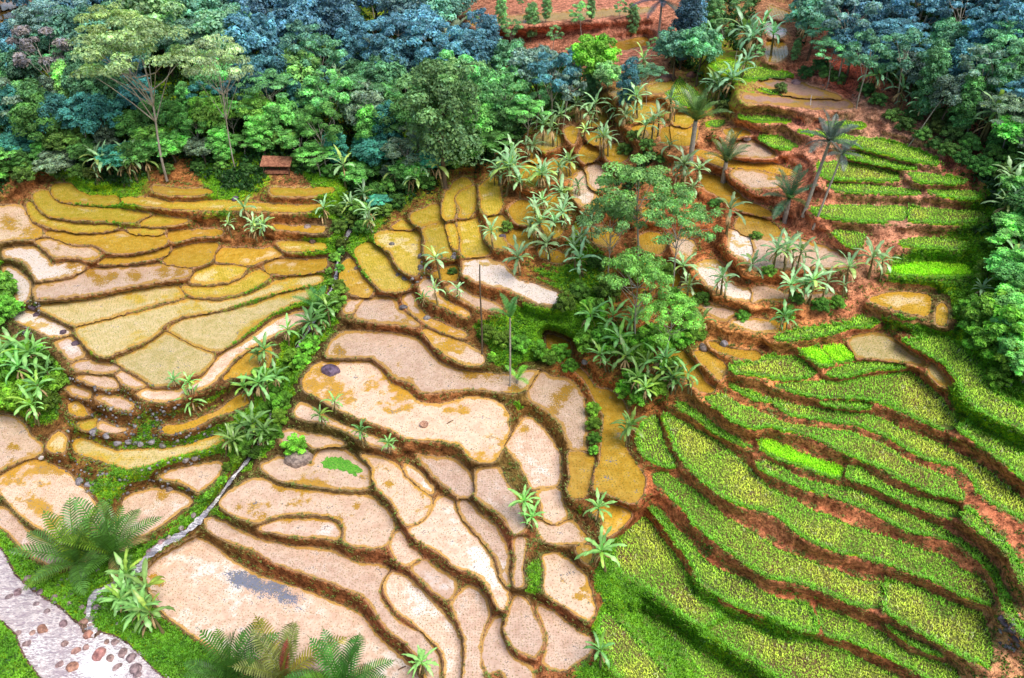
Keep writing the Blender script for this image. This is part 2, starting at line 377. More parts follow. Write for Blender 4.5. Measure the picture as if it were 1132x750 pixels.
# ------------------------------------------------------------------ terrain grid, in survey coordinates
def axis(lo, hi, a, b, fine, coarse):
    left = a-np.cumsum(np.linspace(fine, coarse, int((a-lo)/((fine+coarse)/2))))[::-1]
    right = b+np.cumsum(np.linspace(fine, coarse, int((hi-b)/((fine+coarse)/2))))
    return np.concatenate([left, np.arange(a, b+.01, fine), right])
tx = axis(-270, 1400, -8, 1140, 1.55, 12); ty_ = axis(-130, 940, -6, 756, 1.55, 10)
TX, TY = np.meshgrid(tx, ty_)
TZ = Zbase(TX, TY)
d1 = np.full(TX.shape, 1e3); i1 = np.full(TX.shape, -1); d2 = np.full(TX.shape, 1e3); i2 = np.full(TX.shape, -1); ins = np.full(TX.shape, -1); dins = np.zeros(TX.shape)
river = catmull(parse(RIVER)); stream = catmull(parse(STREAM), False, 3)
R_ = 30
allp = [(i, f['p']) for i, f in enumerate(fields)]
for i, p in allp:
    lo = p.min(0)-R_; hi = p.max(0)+R_
    a = np.searchsorted(tx, lo[0]); b = np.searchsorted(tx, hi[0])+1; c = np.searchsorted(ty_, lo[1]); d = np.searchsorted(ty_, hi[1])+1
    sx, sy = TX[c:d, a:b], TY[c:d, a:b]
    dd, _ = pdist(p, sx, sy); m = inside(p, sx, sy)
    ii = ins[c:d, a:b]; new = m & (ii < 0); ii[new] = i; dins[c:d, a:b][new] = dd[new]
    D1, I1, D2, I2 = d1[c:d, a:b], i1[c:d, a:b], d2[c:d, a:b], i2[c:d, a:b]
    first = dd < D1; D2[first] = D1[first]; I2[first] = I1[first]; D1[first] = dd[first]; I1[first] = i
    sec = (~first) & (dd < D2); D2[sec] = dd[sec]; I2[sec] = i
zf = np.array([f['z'] for f in fields]+[0.0])
z1 = zf[i1]; z2 = zf[i2]
up1 = z1 >= z2; zu = np.where(up1, z1, z2); zl = np.where(up1, z2, z1); du = np.where(up1, d1, d2); dl = np.where(up1, d2, d1)
lip = .06+.14*(fbm(TX*.07+20, TY*.07)+.5)
nzb = fbm(TX*.11, TY*.11)+.5; bw = np.minimum(.9+1.7*nzb, .4*(du+dl))
prof = sstep(0, 1, np.clip((du-bw)/(du+dl-bw+1e-6), 0, 1))*.35+np.clip((du-bw)/(du+dl-bw+1e-6), 0, 1)*.65
zpair = np.where(du < bw, zu+lip*sstep(-.3, 1.0, du), zu+lip-(zu+lip-zl+.06)*prof)
flat = np.abs(z1-z2) < .08
zpair = np.where(flat, np.maximum(z1, z2)+lip*sstep(-.3, 1.2, np.minimum(d1, d2)), zpair)
zs = np.where(z1 > TZ, np.where(d1 < 2.3, z1+lip*sstep(-.3, 1, d1), (z1+lip)+(TZ-z1-lip)*sstep(2.3, 16, d1)), z1+.02+(TZ-z1)*sstep(0, 12, d1)+lip*sstep(-.3, 1, d1)*(1-sstep(2, 6, d1)))
w = sstep(9, 24, d2)
zz = np.where(d1 > 60, TZ, zpair*(1-w)+zs*w)
sm = zz.copy()
for _ in range(2):
    p_ = np.pad(sm, 1, 'edge'); avg = (p_[:-2, 1:-1]+p_[2:, 1:-1]+p_[1:-1, :-2]+p_[1:-1, 2:])/4
    sm = np.where((d1 > 2.6) & (ins < 0), (sm+avg)/2, sm)
out_ = ins < 0
TZ2 = np.where(out_, sm, zf[ins]-.14*sstep(0, 1.5, dins))
# river bed and stream bed
rd, _ = pdist(river, TX, TY); rin = inside(river, TX, TY); sdr = np.where(rin, -rd, rd)
TZ2 = np.where(out_, np.where(rin, -.35-.3*sstep(0, 20, rd)+.25*fbm(TX*.12, TY*.12), TZ2*sstep(0, 12, rd)+(.25+.1*fbm(TX*.2, TY*.2))*(1-sstep(0, 12, rd))), TZ2)
nst = len(stream); sz = np.maximum.accumulate(np.maximum(.12, Zbase(stream[:, 0], stream[:, 1])-.7)); sz[:6] = np.linspace(.02, sz[6], 6)
sz = np.convolve(np.pad(sz, 4, 'edge'), np.ones(9)/9, 'valid')
sd_ = np.full(TX.shape, 1e3); szn = np.zeros(TX.shape)
for a in range(0, nst-1):
    p, q = stream[a], stream[a+1]; lo = np.minimum(p, q)-14; hi = np.maximum(p, q)+14
    A = np.searchsorted(tx, lo[0]); B = np.searchsorted(tx, hi[0]); Cc = np.searchsorted(ty_, lo[1]); Dd = np.searchsorted(ty_, hi[1])
    sx, sy = TX[Cc:Dd, A:B], TY[Cc:Dd, A:B]; ab = q-p
    t = np.clip(((sx-p[0])*ab[0]+(sy-p[1])*ab[1])/(ab@ab+1e-9), 0, 1); dd = np.hypot(sx-p[0]-t*ab[0], sy-p[1]-t*ab[1])
    m = dd < sd_[Cc:Dd, A:B]; sd_[Cc:Dd, A:B][m] = dd[m]; szn[Cc:Dd, A:B][m] = (sz[a]+t*(sz[a+1]-sz[a]))[m]
TZ2 = np.where(out_ & (sd_ < 11), (szn-.25)+(np.maximum(TZ2, szn+.1)-(szn-.25))*sstep(2.2, 9, sd_), TZ2)
# ragged soil: world space noise, only on the banks and walls
Wp = unproj(TX, TY, TZ2)
rough = np.where(out_, sstep(1.2, 4, d1), 0)
TZ2 = TZ2+rough*(.16*fbm(Wp[..., 0]*1.1, Wp[..., 1]*1.1)+.10*fbm(Wp[..., 0]*4, Wp[..., 1]*4, 3))+np.where(out_ & (d1 > 30), 1.0, 0)*sstep(30, 60, d1)*.8*fbm(Wp[..., 0]*.25, Wp[..., 1]*.25)
TZ2 = TZ2+np.where(out_, 1-rough, 0)*sstep(.3, 1.2, d1)*.07*fbm(Wp[..., 0]*2.2, Wp[..., 1]*2.2, 3)
Wp = unproj(TX, TY, TZ2)
Wp[..., 0] += rough*.12*fbm(Wp[..., 2]*3+Wp[..., 0]*2, Wp[..., 1]*2, 3)
def grid_z(px, py):
    ix = np.clip(np.searchsorted(tx, px)-1, 0, len(tx)-2); iy = np.clip(np.searchsorted(ty_, py)-1, 0, len(ty_)-2)
    fx = np.clip((px-tx[ix])/(tx[ix+1]-tx[ix]), 0, 1); fy = np.clip((py-ty_[iy])/(ty_[iy+1]-ty_[iy]), 0, 1)
    return (TZ2[iy, ix]*(1-fx)+TZ2[iy, ix+1]*fx)*(1-fy)+(TZ2[iy+1, ix]*(1-fx)+TZ2[iy+1, ix+1]*fx)*fy
def gidx(arr, px, py):
    ix = np.clip(np.searchsorted(tx, px), 0, len(tx)-1); iy = np.clip(np.searchsorted(ty_, py), 0, len(ty_)-1)
    return arr[iy, ix]
# ------------------------------------------------------------------ scene helpers
scene = bpy.context.scene; COL = scene.collection
def mesh_np(name, V, F, smooth=False, col=None, uv=None):
    """V (n,3); F (m,k) index array; col (n,3) point colours"""
    V = np.asarray(V, np.float32); F = np.asarray(F, np.int32)
    me = bpy.data.meshes.new(name); me.vertices.add(len(V)); me.vertices.foreach_set('co', V.ravel())
    k = F.shape[1]; me.loops.add(F.size); me.loops.foreach_set('vertex_index', F.ravel())
    me.polygons.add(len(F)); me.polygons.foreach_set('loop_start', np.arange(0, F.size, k, dtype=np.int32))
    try: me.polygons.foreach_set('loop_total', np.full(len(F), k, np.int32))
    except Exception: pass
    me.polygons.foreach_set('use_smooth', np.full(len(F), smooth, bool))
    me.update(calc_edges=True)
    if col is not None:
        c = np.ones((len(V), 4), np.float32); c[:, :np.shape(col)[1]] = col
        at = me.color_attributes.new('Col', 'FLOAT_COLOR', 'POINT'); at.data.foreach_set('color', c.ravel())
    me.validate(); return me
def link(name, me, mat=None, parent=None, **props):
    o = bpy.data.objects.new(name, me); COL.objects.link(o)
    if mat is not None and me is not None and not me.materials: me.materials.append(mat)
    if parent is not None: o.parent = parent
    for k, v in props.items(): o[k] = v
    return o
class NT:
    def __init__(s, name):
        s.m = bpy.data.materials.new(name); s.m.use_nodes = True; s.t = s.m.node_tree; s.n = s.t.nodes; s.n.clear()
        s.out = s.n.new('ShaderNodeOutputMaterial'); s.b = s.n.new('ShaderNodeBsdfPrincipled'); s.t.links.new(s.b.outputs[0], s.out.inputs[0])
    def node(s, ty, ins=None, **at):
        n = s.n.new(ty)
        for k, v in at.items(): setattr(n, k, v)
        for k, v in (ins or {}).items(): s.set(n.inputs[k], v)
        return n
    def set(s, sock, v):
        if isinstance(v, bpy.types.NodeSocket): s.t.links.new(v, sock)
        else:
            if hasattr(sock.default_value, '__len__') and not hasattr(v, '__len__'): v = (v, v, v)
            if sock.type == 'RGBA' and len(v) == 3: v = (*v, 1)
            sock.default_value = v
    def mix(s, f, a, b, mode='MIX'):
        n = s.node('ShaderNodeMix', data_type='RGBA', blend_type=mode); s.set(n.inputs[0], f); s.set(n.inputs[6], a); s.set(n.inputs[7], b); return n.outputs[2]
    def math(s, op, a, b=0.0, c=None, clamp=False):
        n = s.node('ShaderNodeMath', operation=op, use_clamp=clamp); s.set(n.inputs[0], a); s.set(n.inputs[1], b)
        if c is not None: s.set(n.inputs[2], c)
        return n.outputs[0]
    def ramp(s, f, a, b, lo=0.0, hi=1.0):
        n = s.node('ShaderNodeMapRange', interpolation_type='SMOOTHSTEP'); s.set(n.inputs[0], f); s.set(n.inputs[1], a); s.set(n.inputs[2], b); s.set(n.inputs[3], lo); s.set(n.inputs[4], hi); return n.outputs[0]
    def pos(s): return s.node('ShaderNodeNewGeometry').outputs['Position']
    def noise(s, vec, sc, det=4, rough=.55, dist=0):
        return s.node('ShaderNodeTexNoise', {'Vector': vec, 'Scale': sc, 'Detail': det, 'Roughness': rough, 'Distortion': dist}).outputs[0]
    def voro(s, vec, sc, rnd=1.0, feat='F1', out=0):
        n = s.node('ShaderNodeTexVoronoi', {'Vector': vec, 'Scale': sc, 'Randomness': rnd}, feature=feat); return n.outputs[out]
    def bump(s, h, st=.5, dist=.1):
        n = s.node('ShaderNodeBump', {'Height': h, 'Strength': st, 'Distance': dist}); s.set(s.b.inputs['Normal'], n.outputs[0])
    def fin(s, c, rough=.9, spec=.3):
        s.set(s.b.inputs['Base Color'], c); s.set(s.b.inputs['Roughness'], rough); s.set(s.b.inputs['Specular IOR Level'], spec); return s.m
# ------------------------------------------------------------------ terrain material and sheet
def mat_terrain():
    n = NT('soil_and_grass'); P = n.pos()
    at = n.node('ShaderNodeAttribute', attribute_name='Col'); ga = n.node('ShaderNodeAttribute', attribute_name='Mask')
    sep = n.node('ShaderNodeSeparateColor', {0: ga.outputs[0]}); grass, wall, rim = sep.outputs[0], sep.outputs[1], sep.outputs[2]
    n1 = n.noise(P, 1.3, 6, .7); n2 = n.noise(P, 7, 5, .7); n3 = n.noise(P, .25, 3)
    v = n.voro(P, 3.2)
    c = n.mix(n.ramp(n1, .32, .68), n.mix(1, at.outputs[0], (.38, .34, .30), 'MULTIPLY'), n.mix(1, at.outputs[0], (1.45, 1.4, 1.35), 'MULTIPLY'))
    c = n.mix(n.ramp(n.noise(P, 4.5, 7, .8, .3), .52, .40, 0, .9), c, n.mix(1, c, (.24, .19, .18), 'MULTIPLY'))
    c = n.mix(n.ramp(n.noise(P, 5.5, 7, .8), .54, .66, 0, .7), c, n.mix(1, c, (1.75, 1.65, 1.55), 'MULTIPLY'))
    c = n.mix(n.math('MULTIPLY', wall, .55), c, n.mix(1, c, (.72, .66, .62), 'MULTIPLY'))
    c = n.mix(rim, c, n.mix(n.ramp(n2, .4, .6), (.50, .30, .14), (.78, .54, .32)))
    st = n.noise(P, .55, 6, .75, .6); c = n.mix(n.ramp(st, .50, .64, 0, .6), c, n.mix(1, c, (.52, .58, .55), 'MULTIPLY')); c = n.mix(n.ramp(st, .44, .34, 0, .5), c, n.mix(1, c, (1.15, 1.4, 1.4), 'MULTIPLY'))
    gcol = n.mix(n.ramp(n2, .35, .65), (.05, .18, .008), (.24, .52, .02))
    gcol = n.mix(n.ramp(n3, .4, .65), gcol, n.mix(1, gcol, (1.9, 1.25, .9), 'MULTIPLY'))
    gf = n.ramp(n.math('ADD', grass, n.math('MULTIPLY', n.math('SUBTRACT', n.math('ADD', n.math('MULTIPLY', n1, .5), n.math('MULTIPLY', n2, .5)), .5), 1.6)), .38, .58)
    c = n.mix(gf, c, gcol)
    n.bump(n.math('ADD', n.math('ADD', n1, n.math('MULTIPLY', n2, .7)), n.math('MULTIPLY', v, .4)), .9, .25)
    return n.fin(c, .95, .1)
# soil tint by place (px, py, r, g, b, grass 0..1)
SOIL = """100,300,.30,.15,.06,.10 300,250,.34,.17,.07,.12 50,220,.28,.14,.06,.15 330,205,.40,.20,.10,.15 200,205,.38,.18,.07,.2 200,400,.24,.11,.05,.12
100,470,.20,.11,.04,.42 170,455,.20,.11,.04,.45 60,510,.20,.11,.04,.25 30,360,.14,.10,.05,.2 450,450,.30,.14,.06,.12 300,650,.28,.12,.05,.12 450,650,.32,.14,.07,.08
560,600,.33,.14,.07,.08 600,690,.33,.14,.07,.08 450,350,.26,.12,.05,.2 450,260,.26,.13,.05,.3 530,240,.28,.14,.05,.3 600,190,.34,.16,.06,.25 560,310,.36,.16,.06,.2
640,420,.40,.16,.05,.2 760,390,.45,.20,.07,.1 800,430,.42,.16,.07,.15 780,250,.26,.10,.04,.15 850,240,.30,.13,.08,.12 950,130,.46,.22,.17,.05 1030,160,.44,.21,.16,.08
1000,240,.42,.20,.15,.06 900,100,.42,.20,.15,.06 950,290,.42,.19,.13,.15 850,330,.42,.17,.07,.1 1000,420,.42,.15,.08,.12 900,480,.42,.15,.08,.1 1050,560,.40,.14,.08,.1
850,600,.44,.16,.09,.1 1000,640,.40,.15,.09,.1 760,560,.40,.14,.07,.15 740,700,.3,.12,.05,.75 860,720,.3,.12,.06,.55 680,680,.25,.12,.05,.9 1090,720,.35,.2,.12,.3
100,720,.15,.12,.04,1.0 30,600,.15,.12,.04,.9 170,700,.15,.12,.04,1.0 250,745,.15,.12,.04,1.0 75,640,.15,.12,.04,1.0 200,600,.2,.12,.04,.8 10,730,.2,.15,.04,1.0 230,555,.15,.12,.04,1.0
300,470,.12,.09,.04,.8 300,430,.1,.08,.04,.8 350,370,.12,.09,.04,.7 380,260,.08,.07,.04,.8 400,220,.05,.05,.03,.7 20,420,.1,.08,.03,.8 0,320,.1,.1,.03,1.0
100,150,.05,.06,.03,.75 250,150,.06,.06,.03,.8 250,187,.2,.12,.05,.9 350,190,.2,.12,.05,.9 100,190,.05,.06,.03,.9 100,50,.04,.05,.04,.5 350,80,.04,.05,.04,.5 480,120,.04,.05,.04,.5 380,150,.3,.1,.05,.5 600,100,.05,.05,.04,.5
600,30,.46,.22,.16,.1 700,40,.46,.22,.17,.1 660,15,.46,.22,.17,.1 850,40,.35,.2,.12,.4 800,80,.3,.18,.08,.5 700,110,.35,.2,.08,.35 1000,60,.04,.06,.05,.4 930,90,.5,.12,.09,.1 1060,170,.4,.12,.09,.3 1100,100,.04,.06,.05,.4
1110,250,.08,.08,.04,.6 1100,350,.06,.07,.04,.7 1110,430,.06,.07,.04,.9 1010,310,.2,.13,.06,.75 1050,330,.15,.12,.05,.85 600,350,.10,.10,.03,.9 640,460,.2,.14,.04,.6 587,400,.1,.1,.03,.9 560,540,.15,.12,.04,.6 595,640,.1,.1,.03,1.0
350,500,.1,.1,.03,.6 820,350,.42,.18,.07,.2 620,340,.12,.1,.03,.9 690,330,.3,.13,.05,.35 20,10,.45,.3,.24,.1"""
so = np.array([[float(v) for v in t.split(',')] for t in SOIL.split()])
ws = np.zeros(TX.shape); acc = np.zeros(TX.shape+(4,))
jx = TX+10*fbm(TX*.05, TY*.05)*2; jy = TY+10*fbm(TX*.05+50, TY*.05)*2
for s in so:
    ww = 1/(((jx-s[0])**2+(jy-s[1])**2)+60)**1.7; ws += ww; acc += ww[..., None]*s[2:6]
acc /= ws[..., None]; acc[..., :3] = np.clip(acc[..., :3]*np.array((1.6, 1.42, 1.25))*(1+.5*sstep(680, 760, TX)*sstep(60, 110, TY))[..., None], 0, .85)
colr = acc[..., :3].copy(); grass = acc[..., 3].copy()
# mown and trampled tops: bund rims next to water are bare clay, around rice they are green
isg = np.array([f['t'] in 'gqb' for f in fields]+[False]); isy = np.array([f['t'] in 'yv' for f in fields]+[False])
rimf = np.where(out_, (1-sstep(.8, 1.9, d1)), 0)
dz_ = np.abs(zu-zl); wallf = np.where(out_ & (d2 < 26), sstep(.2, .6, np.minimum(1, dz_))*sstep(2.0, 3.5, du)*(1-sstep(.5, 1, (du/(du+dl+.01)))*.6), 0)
upper_is1 = up1 & (d1 < 5.0)
greenrim = np.where(out_ & upper_is1 & isg[i1] & (d1 < 2.3), 1.0, 0)
nearstill = np.where(isg[i1] & (d1 < 3.6) & ~upper_is1, .25, 0)
yr = np.where(out_ & isy[i1] & (d1 < 2.8), .38, 0)
muddy = np.array([f['t'] in 'wxop' for f in fields]+[False])
limit = np.where(out_ & muddy[i1] & (d1 < 13), .12+.88*sstep(7, 13, d1), 1); limit = np.where((d2 > 22) | (grass > .93), np.maximum(limit, .12+.88*sstep(3, 6, d1)), limit)
red_ = np.where(out_ & isg[i1] & (TY > 330) & (d1 < 9) & (grass < .5), 0.3, 1.0); grass = grass*limit*red_
grass = np.where(greenrim > 0, 1.0, np.maximum(grass, yr))
rimc = np.where(isg[i1], 0, rimf*.55)*np.where(grass > .6, .3, 1)
colr[~out_] = np.array((.16, .09, .04)); grass = np.where(out_, grass, np.where(isg[ins], .45, 0))
colr = np.where((rin | (rd < 5))[..., None], np.array((.26, .17, .13)), colr); grass = np.where(rin | (rd < 2.5), 0, grass)
colr = np.where((sd_ < 3)[..., None], np.array((.15, .12, .11)), colr); grass = np.where(sd_ < 3.2, 0, grass)
ny, nx = TX.shape
idx = np.arange(nx*ny).reshape(ny, nx)
Fq = np.stack([idx[:-1, :-1], idx[1:, :-1], idx[1:, 1:], idx[:-1, 1:]], -1).reshape(-1, 4)
me = mesh_np('terrain', Wp.reshape(-1, 3), Fq, True, colr.reshape(-1, 3))
mk = np.ones((nx*ny, 4), np.float32); mk[:, 0] = np.clip(grass, 0, 1).ravel(); mk[:, 1] = wallf.ravel(); mk[:, 2] = rimc.ravel()
at = me.color_attributes.new('Mask', 'FLOAT_COLOR', 'POINT'); at.data.foreach_set('color', mk.ravel())
MT = mat_terrain(); link('terraced_hillside', me, MT, kind='structure')
# ------------------------------------------------------------------ field surfaces
def mat_field(name, a, b, dot, blotch=None, bl=(.5, .6), rough=.35, dsc=4.4, dotamt=.48, spec=.5, milk=None, silt_refl=(.60, .33, .04)):
    n = NT(name); P = n.pos(); big = n.noise(P, .22, 4, .6); mid = n.noise(P, 1.1, 4, .65); fine = n.noise(P, 9, 3)
    oi = n.node('ShaderNodeObjectInfo').outputs['Random']
    c = n.mix(n.ramp(mid, .3, .7), a, b)
    if blotch is not None:
        sh = n.math('ADD', big, n.math('MULTIPLY', n.math('SUBTRACT', mid, .5), .45)); sh = n.math('ADD', sh, n.math('MULTIPLY', n.math('SUBTRACT', oi, .5), .10))
        sh = n.math('ADD', sh, n.math('MULTIPLY', n.math('SUBTRACT', fine, .5), .12))
        bf = n.ramp(sh, bl[0], bl[1]); c = n.mix(bf, c, blotch)
    ea = n.node('ShaderNodeAttribute', attribute_name='Col').outputs[0]; se_ = n.node('ShaderNodeSeparateColor', {0: ea}); es = se_.outputs[0]
    wob = n.math('ADD', n.math('MULTIPLY', mid, .7), n.math('MULTIPLY', fine, .6))
    if milk is None:
        c = n.mix(n.ramp(n.math('ADD', se_.outputs[2], n.math('MULTIPLY', n.math('SUBTRACT', wob, .65), 3.0)), .30, .52), c, (.50, .28, .035))  # ochre plant reflections painted into the water colour
        c = n.mix(n.ramp(n.math('ADD', se_.outputs[1], n.math('MULTIPLY', n.math('SUBTRACT', wob, .65), 3.4)), .42, .60), c, (.20, .22, .30))  # sky reflection painted as a blue patch
    c = n.mix(n.ramp(n.math('ADD', es, n.math('MULTIPLY', n.math('SUBTRACT', n.math('ADD', n.math('MULTIPLY', big, .6), n.math('MULTIPLY', mid, .6)), .6), 2.4)), .42, .72, 0, .85), c, milk or silt_refl)      # silty ochre along the bank, with painted plant reflections
    c = n.mix(n.ramp(n.voro(P, dsc, .55), .42, .20, 0, dotamt), c, dot)
    c = n.mix(n.ramp(n.noise(P, 6, 5, .75), .50, .66, .0, .32), c, n.mix(1, c, (.55, .5, .42), 'MULTIPLY'))
    c = n.mix(n.ramp(n.noise(P, 3, 4, .7), .50, .62, .0, .4), c, n.mix(1, c, (1.25, 1.2, 1.15), 'MULTIPLY'))
    tint = n.mix(oi, (.80, .78, .78), (1.12, 1.10, 1.06)); c = n.mix(1, c, tint, 'MULTIPLY')
    n.bump(n.math('ADD', n.math('MULTIPLY', fine, .5), n.math('MULTIPLY', n.voro(P, dsc, .55), .6)), .25, .05)
    n.set(n.b.inputs['Coat Weight'], .0 if rough > .7 else .6); n.set(n.b.inputs['Coat Roughness'], .06)
    return n.fin(c, rough, spec)
MF = dict(
 w=mat_field('muddy_paddy_water', (.68, .46, .34), (.88, .67, .53), (.36, .26, .16), (.90, .80, .74), (.55, .68), .12),  # pale blotch paints sky glints onto the muddy water
 x=mat_field('muddy_paddy_water_with_ochre', (.69, .47, .34), (.88, .67, .51), (.36, .26, .14), (.56, .31, .03), (.57, .66), .2),  # ochre blotch paints shadowed plant reflections into the colour
 o=mat_field('ochre_paddy_water', (.52, .29, .025), (.72, .46, .07), (.34, .26, .04), (.80, .60, .34), (.57, .68), .2),
 y=mat_field('olive_paddy_water', (.50, .36, .03), (.76, .55, .10), (.26, .26, .03), (.82, .64, .32), (.56, .68), .3),
 p=mat_field('paddy_water_sky_white', (.86, .72, .64), (.92, .82, .76), (.42, .34, .26), (.66, .45, .14), (.56, .62), .12, dotamt=.3),  # sky reflection painted as a near-white base colour
 v=mat_field('pale_green_paddy', (.58, .46, .18), (.80, .64, .36), (.28, .30, .08), (.62, .44, .06), (.53, .65), .35),
 g=mat_field('grassy_paddy_floor', (.10, .17, .025), (.20, .30, .05), (.04, .07, .01), (.14, .12, .04), (.5, .6), .8, milk=(.08, .2, .02)),
 q=mat_field('ripening_paddy_floor', (.10, .13, .02), (.22, .23, .05), (.04, .06, .01), (.16, .10, .04), (.5, .6), .8, milk=(.08, .2, .02)),
 b=mat_field('seedling_bed_floor', (.25, .6, .01), (.36, .75, .02), (.15, .4, .01), None, (0, 1), .8, milk=(.1, .3, .02)),
 r=mat_field('fallow_paddy_floor', (.48, .27, .20), (.58, .38, .28), (.3, .16, .1), (.3, .3, .1), (.5, .65), .9))
KN = dict(w='flooded_paddy', x='flooded_paddy', o='flooded_paddy', y='planted_paddy', p='flooded_paddy', v='planted_paddy', g='rice_terrace', q='rice_terrace', b='seedling_bed', r='fallow_terrace')
from mathutils.geometry import tessellate_polygon, delaunay_2d_cdt
# reflections painted into the colour of particular paddies: x, y, radius (survey), channel 1 = blue sky reflection, 2 = ochre plant reflection
REFL_PAINT = [(262, 640, 17, 1), (282, 645, 20, 1), (305, 652, 20, 1), (325, 662, 14, 1), (650, 740, 0, 1), (375, 388, 10, 2), (352, 410, 11, 2), (365, 420, 9, 2), (345, 425, 8, 2), (520, 412, 12, 2), (545, 412, 14, 2), (567, 430, 10, 2), (620, 440, 13, 2), (610, 455, 10, 2), (628, 430, 10, 2), (645, 500, 9, 2), (580, 475, 8, 2), (500, 442, 7, 2),
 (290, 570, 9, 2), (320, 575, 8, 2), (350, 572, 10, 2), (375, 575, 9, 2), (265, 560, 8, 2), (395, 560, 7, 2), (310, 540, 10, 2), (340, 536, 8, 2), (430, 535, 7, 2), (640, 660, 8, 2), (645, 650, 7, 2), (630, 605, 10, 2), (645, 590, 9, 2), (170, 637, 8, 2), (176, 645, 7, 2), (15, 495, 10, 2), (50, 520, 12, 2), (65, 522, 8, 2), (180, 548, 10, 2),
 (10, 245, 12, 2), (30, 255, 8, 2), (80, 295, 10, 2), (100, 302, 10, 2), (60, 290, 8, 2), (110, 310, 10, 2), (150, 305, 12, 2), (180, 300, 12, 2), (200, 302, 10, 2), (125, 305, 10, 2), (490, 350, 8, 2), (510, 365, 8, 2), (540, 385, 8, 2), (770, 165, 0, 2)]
for f in fields:
    P = f['p']; outer = offset_poly(P, .75); lo_ = P.min(0); hi_2 = P.max(0)
    GX_, GY_ = np.meshgrid(np.arange(lo_[0], hi_2[0], 2.6), np.arange(lo_[1], hi_2[1], 2.6)); gp = np.stack([GX_.ravel(), GY_.ravel()], 1)
    gp = gp[inside(outer, gp[:, 0], gp[:, 1])]
    if len(gp): gp = gp[pdist(outer, gp[:, 0], gp[:, 1])[0] > 1.2]
    n_ = len(outer); V2 = np.concatenate([outer, gp]) if len(gp) else outer
    r = delaunay_2d_cdt([Vector(v) for v in V2], [], [list(range(n_))], 1, 1e-5)
    V2 = np.array([tuple(v) for v in r[0]]); W3 = unproj(V2[:, 0], V2[:, 1], f['z']); F = [t for t in r[2]]
    me = bpy.data.meshes.new('paddy'); me.from_pydata([tuple(v) for v in W3], [], F)
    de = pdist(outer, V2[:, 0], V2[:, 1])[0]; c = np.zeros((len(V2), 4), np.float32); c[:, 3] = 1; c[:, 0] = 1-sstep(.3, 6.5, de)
    for (sx, sy, sr, ch) in REFL_PAINT:
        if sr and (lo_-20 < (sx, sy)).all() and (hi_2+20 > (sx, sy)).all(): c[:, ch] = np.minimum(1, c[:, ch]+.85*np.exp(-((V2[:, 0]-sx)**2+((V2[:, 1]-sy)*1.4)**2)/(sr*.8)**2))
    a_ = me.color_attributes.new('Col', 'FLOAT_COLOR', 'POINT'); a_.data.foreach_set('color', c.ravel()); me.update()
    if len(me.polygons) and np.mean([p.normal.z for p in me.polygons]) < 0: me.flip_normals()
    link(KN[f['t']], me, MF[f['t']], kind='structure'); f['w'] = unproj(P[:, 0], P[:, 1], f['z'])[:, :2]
# ------------------------------------------------------------------ river and stream water
def mat_river(nm='brown_river_water', ca=(.52, .42, .46), cb=(.84, .74, .73)):
    n = NT(nm); P = n.pos()
    mp = n.node('ShaderNodeMapping', {'Vector': P, 'Rotation': (0, 0, .75), 'Scale': (1.0, 2.6, 1)}).outputs[0]
    a = n.noise(mp, .8, 6, .7, .8); b = n.noise(mp, 3.2, 5, .7, .4); c = n.mix(n.ramp(a, .40, .58), ca, cb)
    at = n.node('ShaderNodeAttribute', attribute_name='Col').outputs[0]; s = n.node('ShaderNodeSeparateColor', {0: at}).outputs[0]
    c = n.mix(n.ramp(b, .50, .38, 0, .85), c, (.36, .29, .36))
    foam = n.ramp(n.math('ADD', n.math('ADD', n.math('MULTIPLY', a, .25), n.math('MULTIPLY', b, .75)), n.math('MULTIPLY', s, .20)), .545, .62)
    c = n.mix(foam, c, (.95, .93, .95))
    n.bump(n.math('ADD', a, n.math('MULTIPLY', b, 1.2)), .7, .2)
    return n.fin(c, n.ramp(foam, 0, 1, .18, .6), .5)
MR = mat_river()
ro = offset_poly(river, 4); lo = ro.min(0); hi = ro.max(0)
rx = np.arange(lo[0], hi[0], 3.0); ry = np.arange(lo[1], min(hi[1], 930), 3.0); RX, RY = np.meshgrid(rx, ry)
mm = inside(ro, RX, RY); fo = np.exp(-((RX-112)**2+(RY-738)**2)/(2*22**2))+.9*np.exp(-((RX-100)**2+(RY-682)**2)/(2*9**2))+.5*np.exp(-((RX-40)**2+(RY-715)**2)/(2*12**2))
RW = unproj(RX, RY, 0.02); ax_, ay_ = RW[..., 0], RW[..., 1]
RW[..., 2] += .16*fbm(ax_*1.3, ay_*1.3)+.30*fbm(ax_*2.4+ay_, ay_*2.4-ax_)*(.5+fo)
ii = np.arange(RX.size).reshape(RX.shape); fm = mm[:-1, :-1] | mm[1:, 1:]
Fr = np.stack([ii[:-1, :-1], ii[1:, :-1], ii[1:, 1:], ii[:-1, 1:]], -1)[fm]
us, inv = np.unique(Fr, return_inverse=True)
link('river', mesh_np('river', RW.reshape(-1, 3)[us], inv.reshape(Fr.shape), True, np.repeat(fo.reshape(-1, 1)[us], 3, 1)), MR, kind='structure')
T = np.gradient(stream, axis=0); T /= np.linalg.norm(T, axis=1, keepdims=True); Nn = np.stack([T[:, 1], -T[:, 0]], 1)
wd = np.where(np.arange(nst) < nst*.35, 3.2, 1.5)*(1+.3*np.sin(np.arange(nst)*.7)+.25*np.sin(np.arange(nst)*1.9+1))
rows = []
for k in np.linspace(-1, 1, 6):
    pp = stream+Nn*wd[:, None]*k; rows.append(unproj(pp[:, 0], pp[:, 1], sz-.02+.05*np.sin(np.arange(nst)*1.3+k*2)))
SV = np.stack(rows, 1).reshape(-1, 3); si = np.arange(nst*6).reshape(nst, 6)
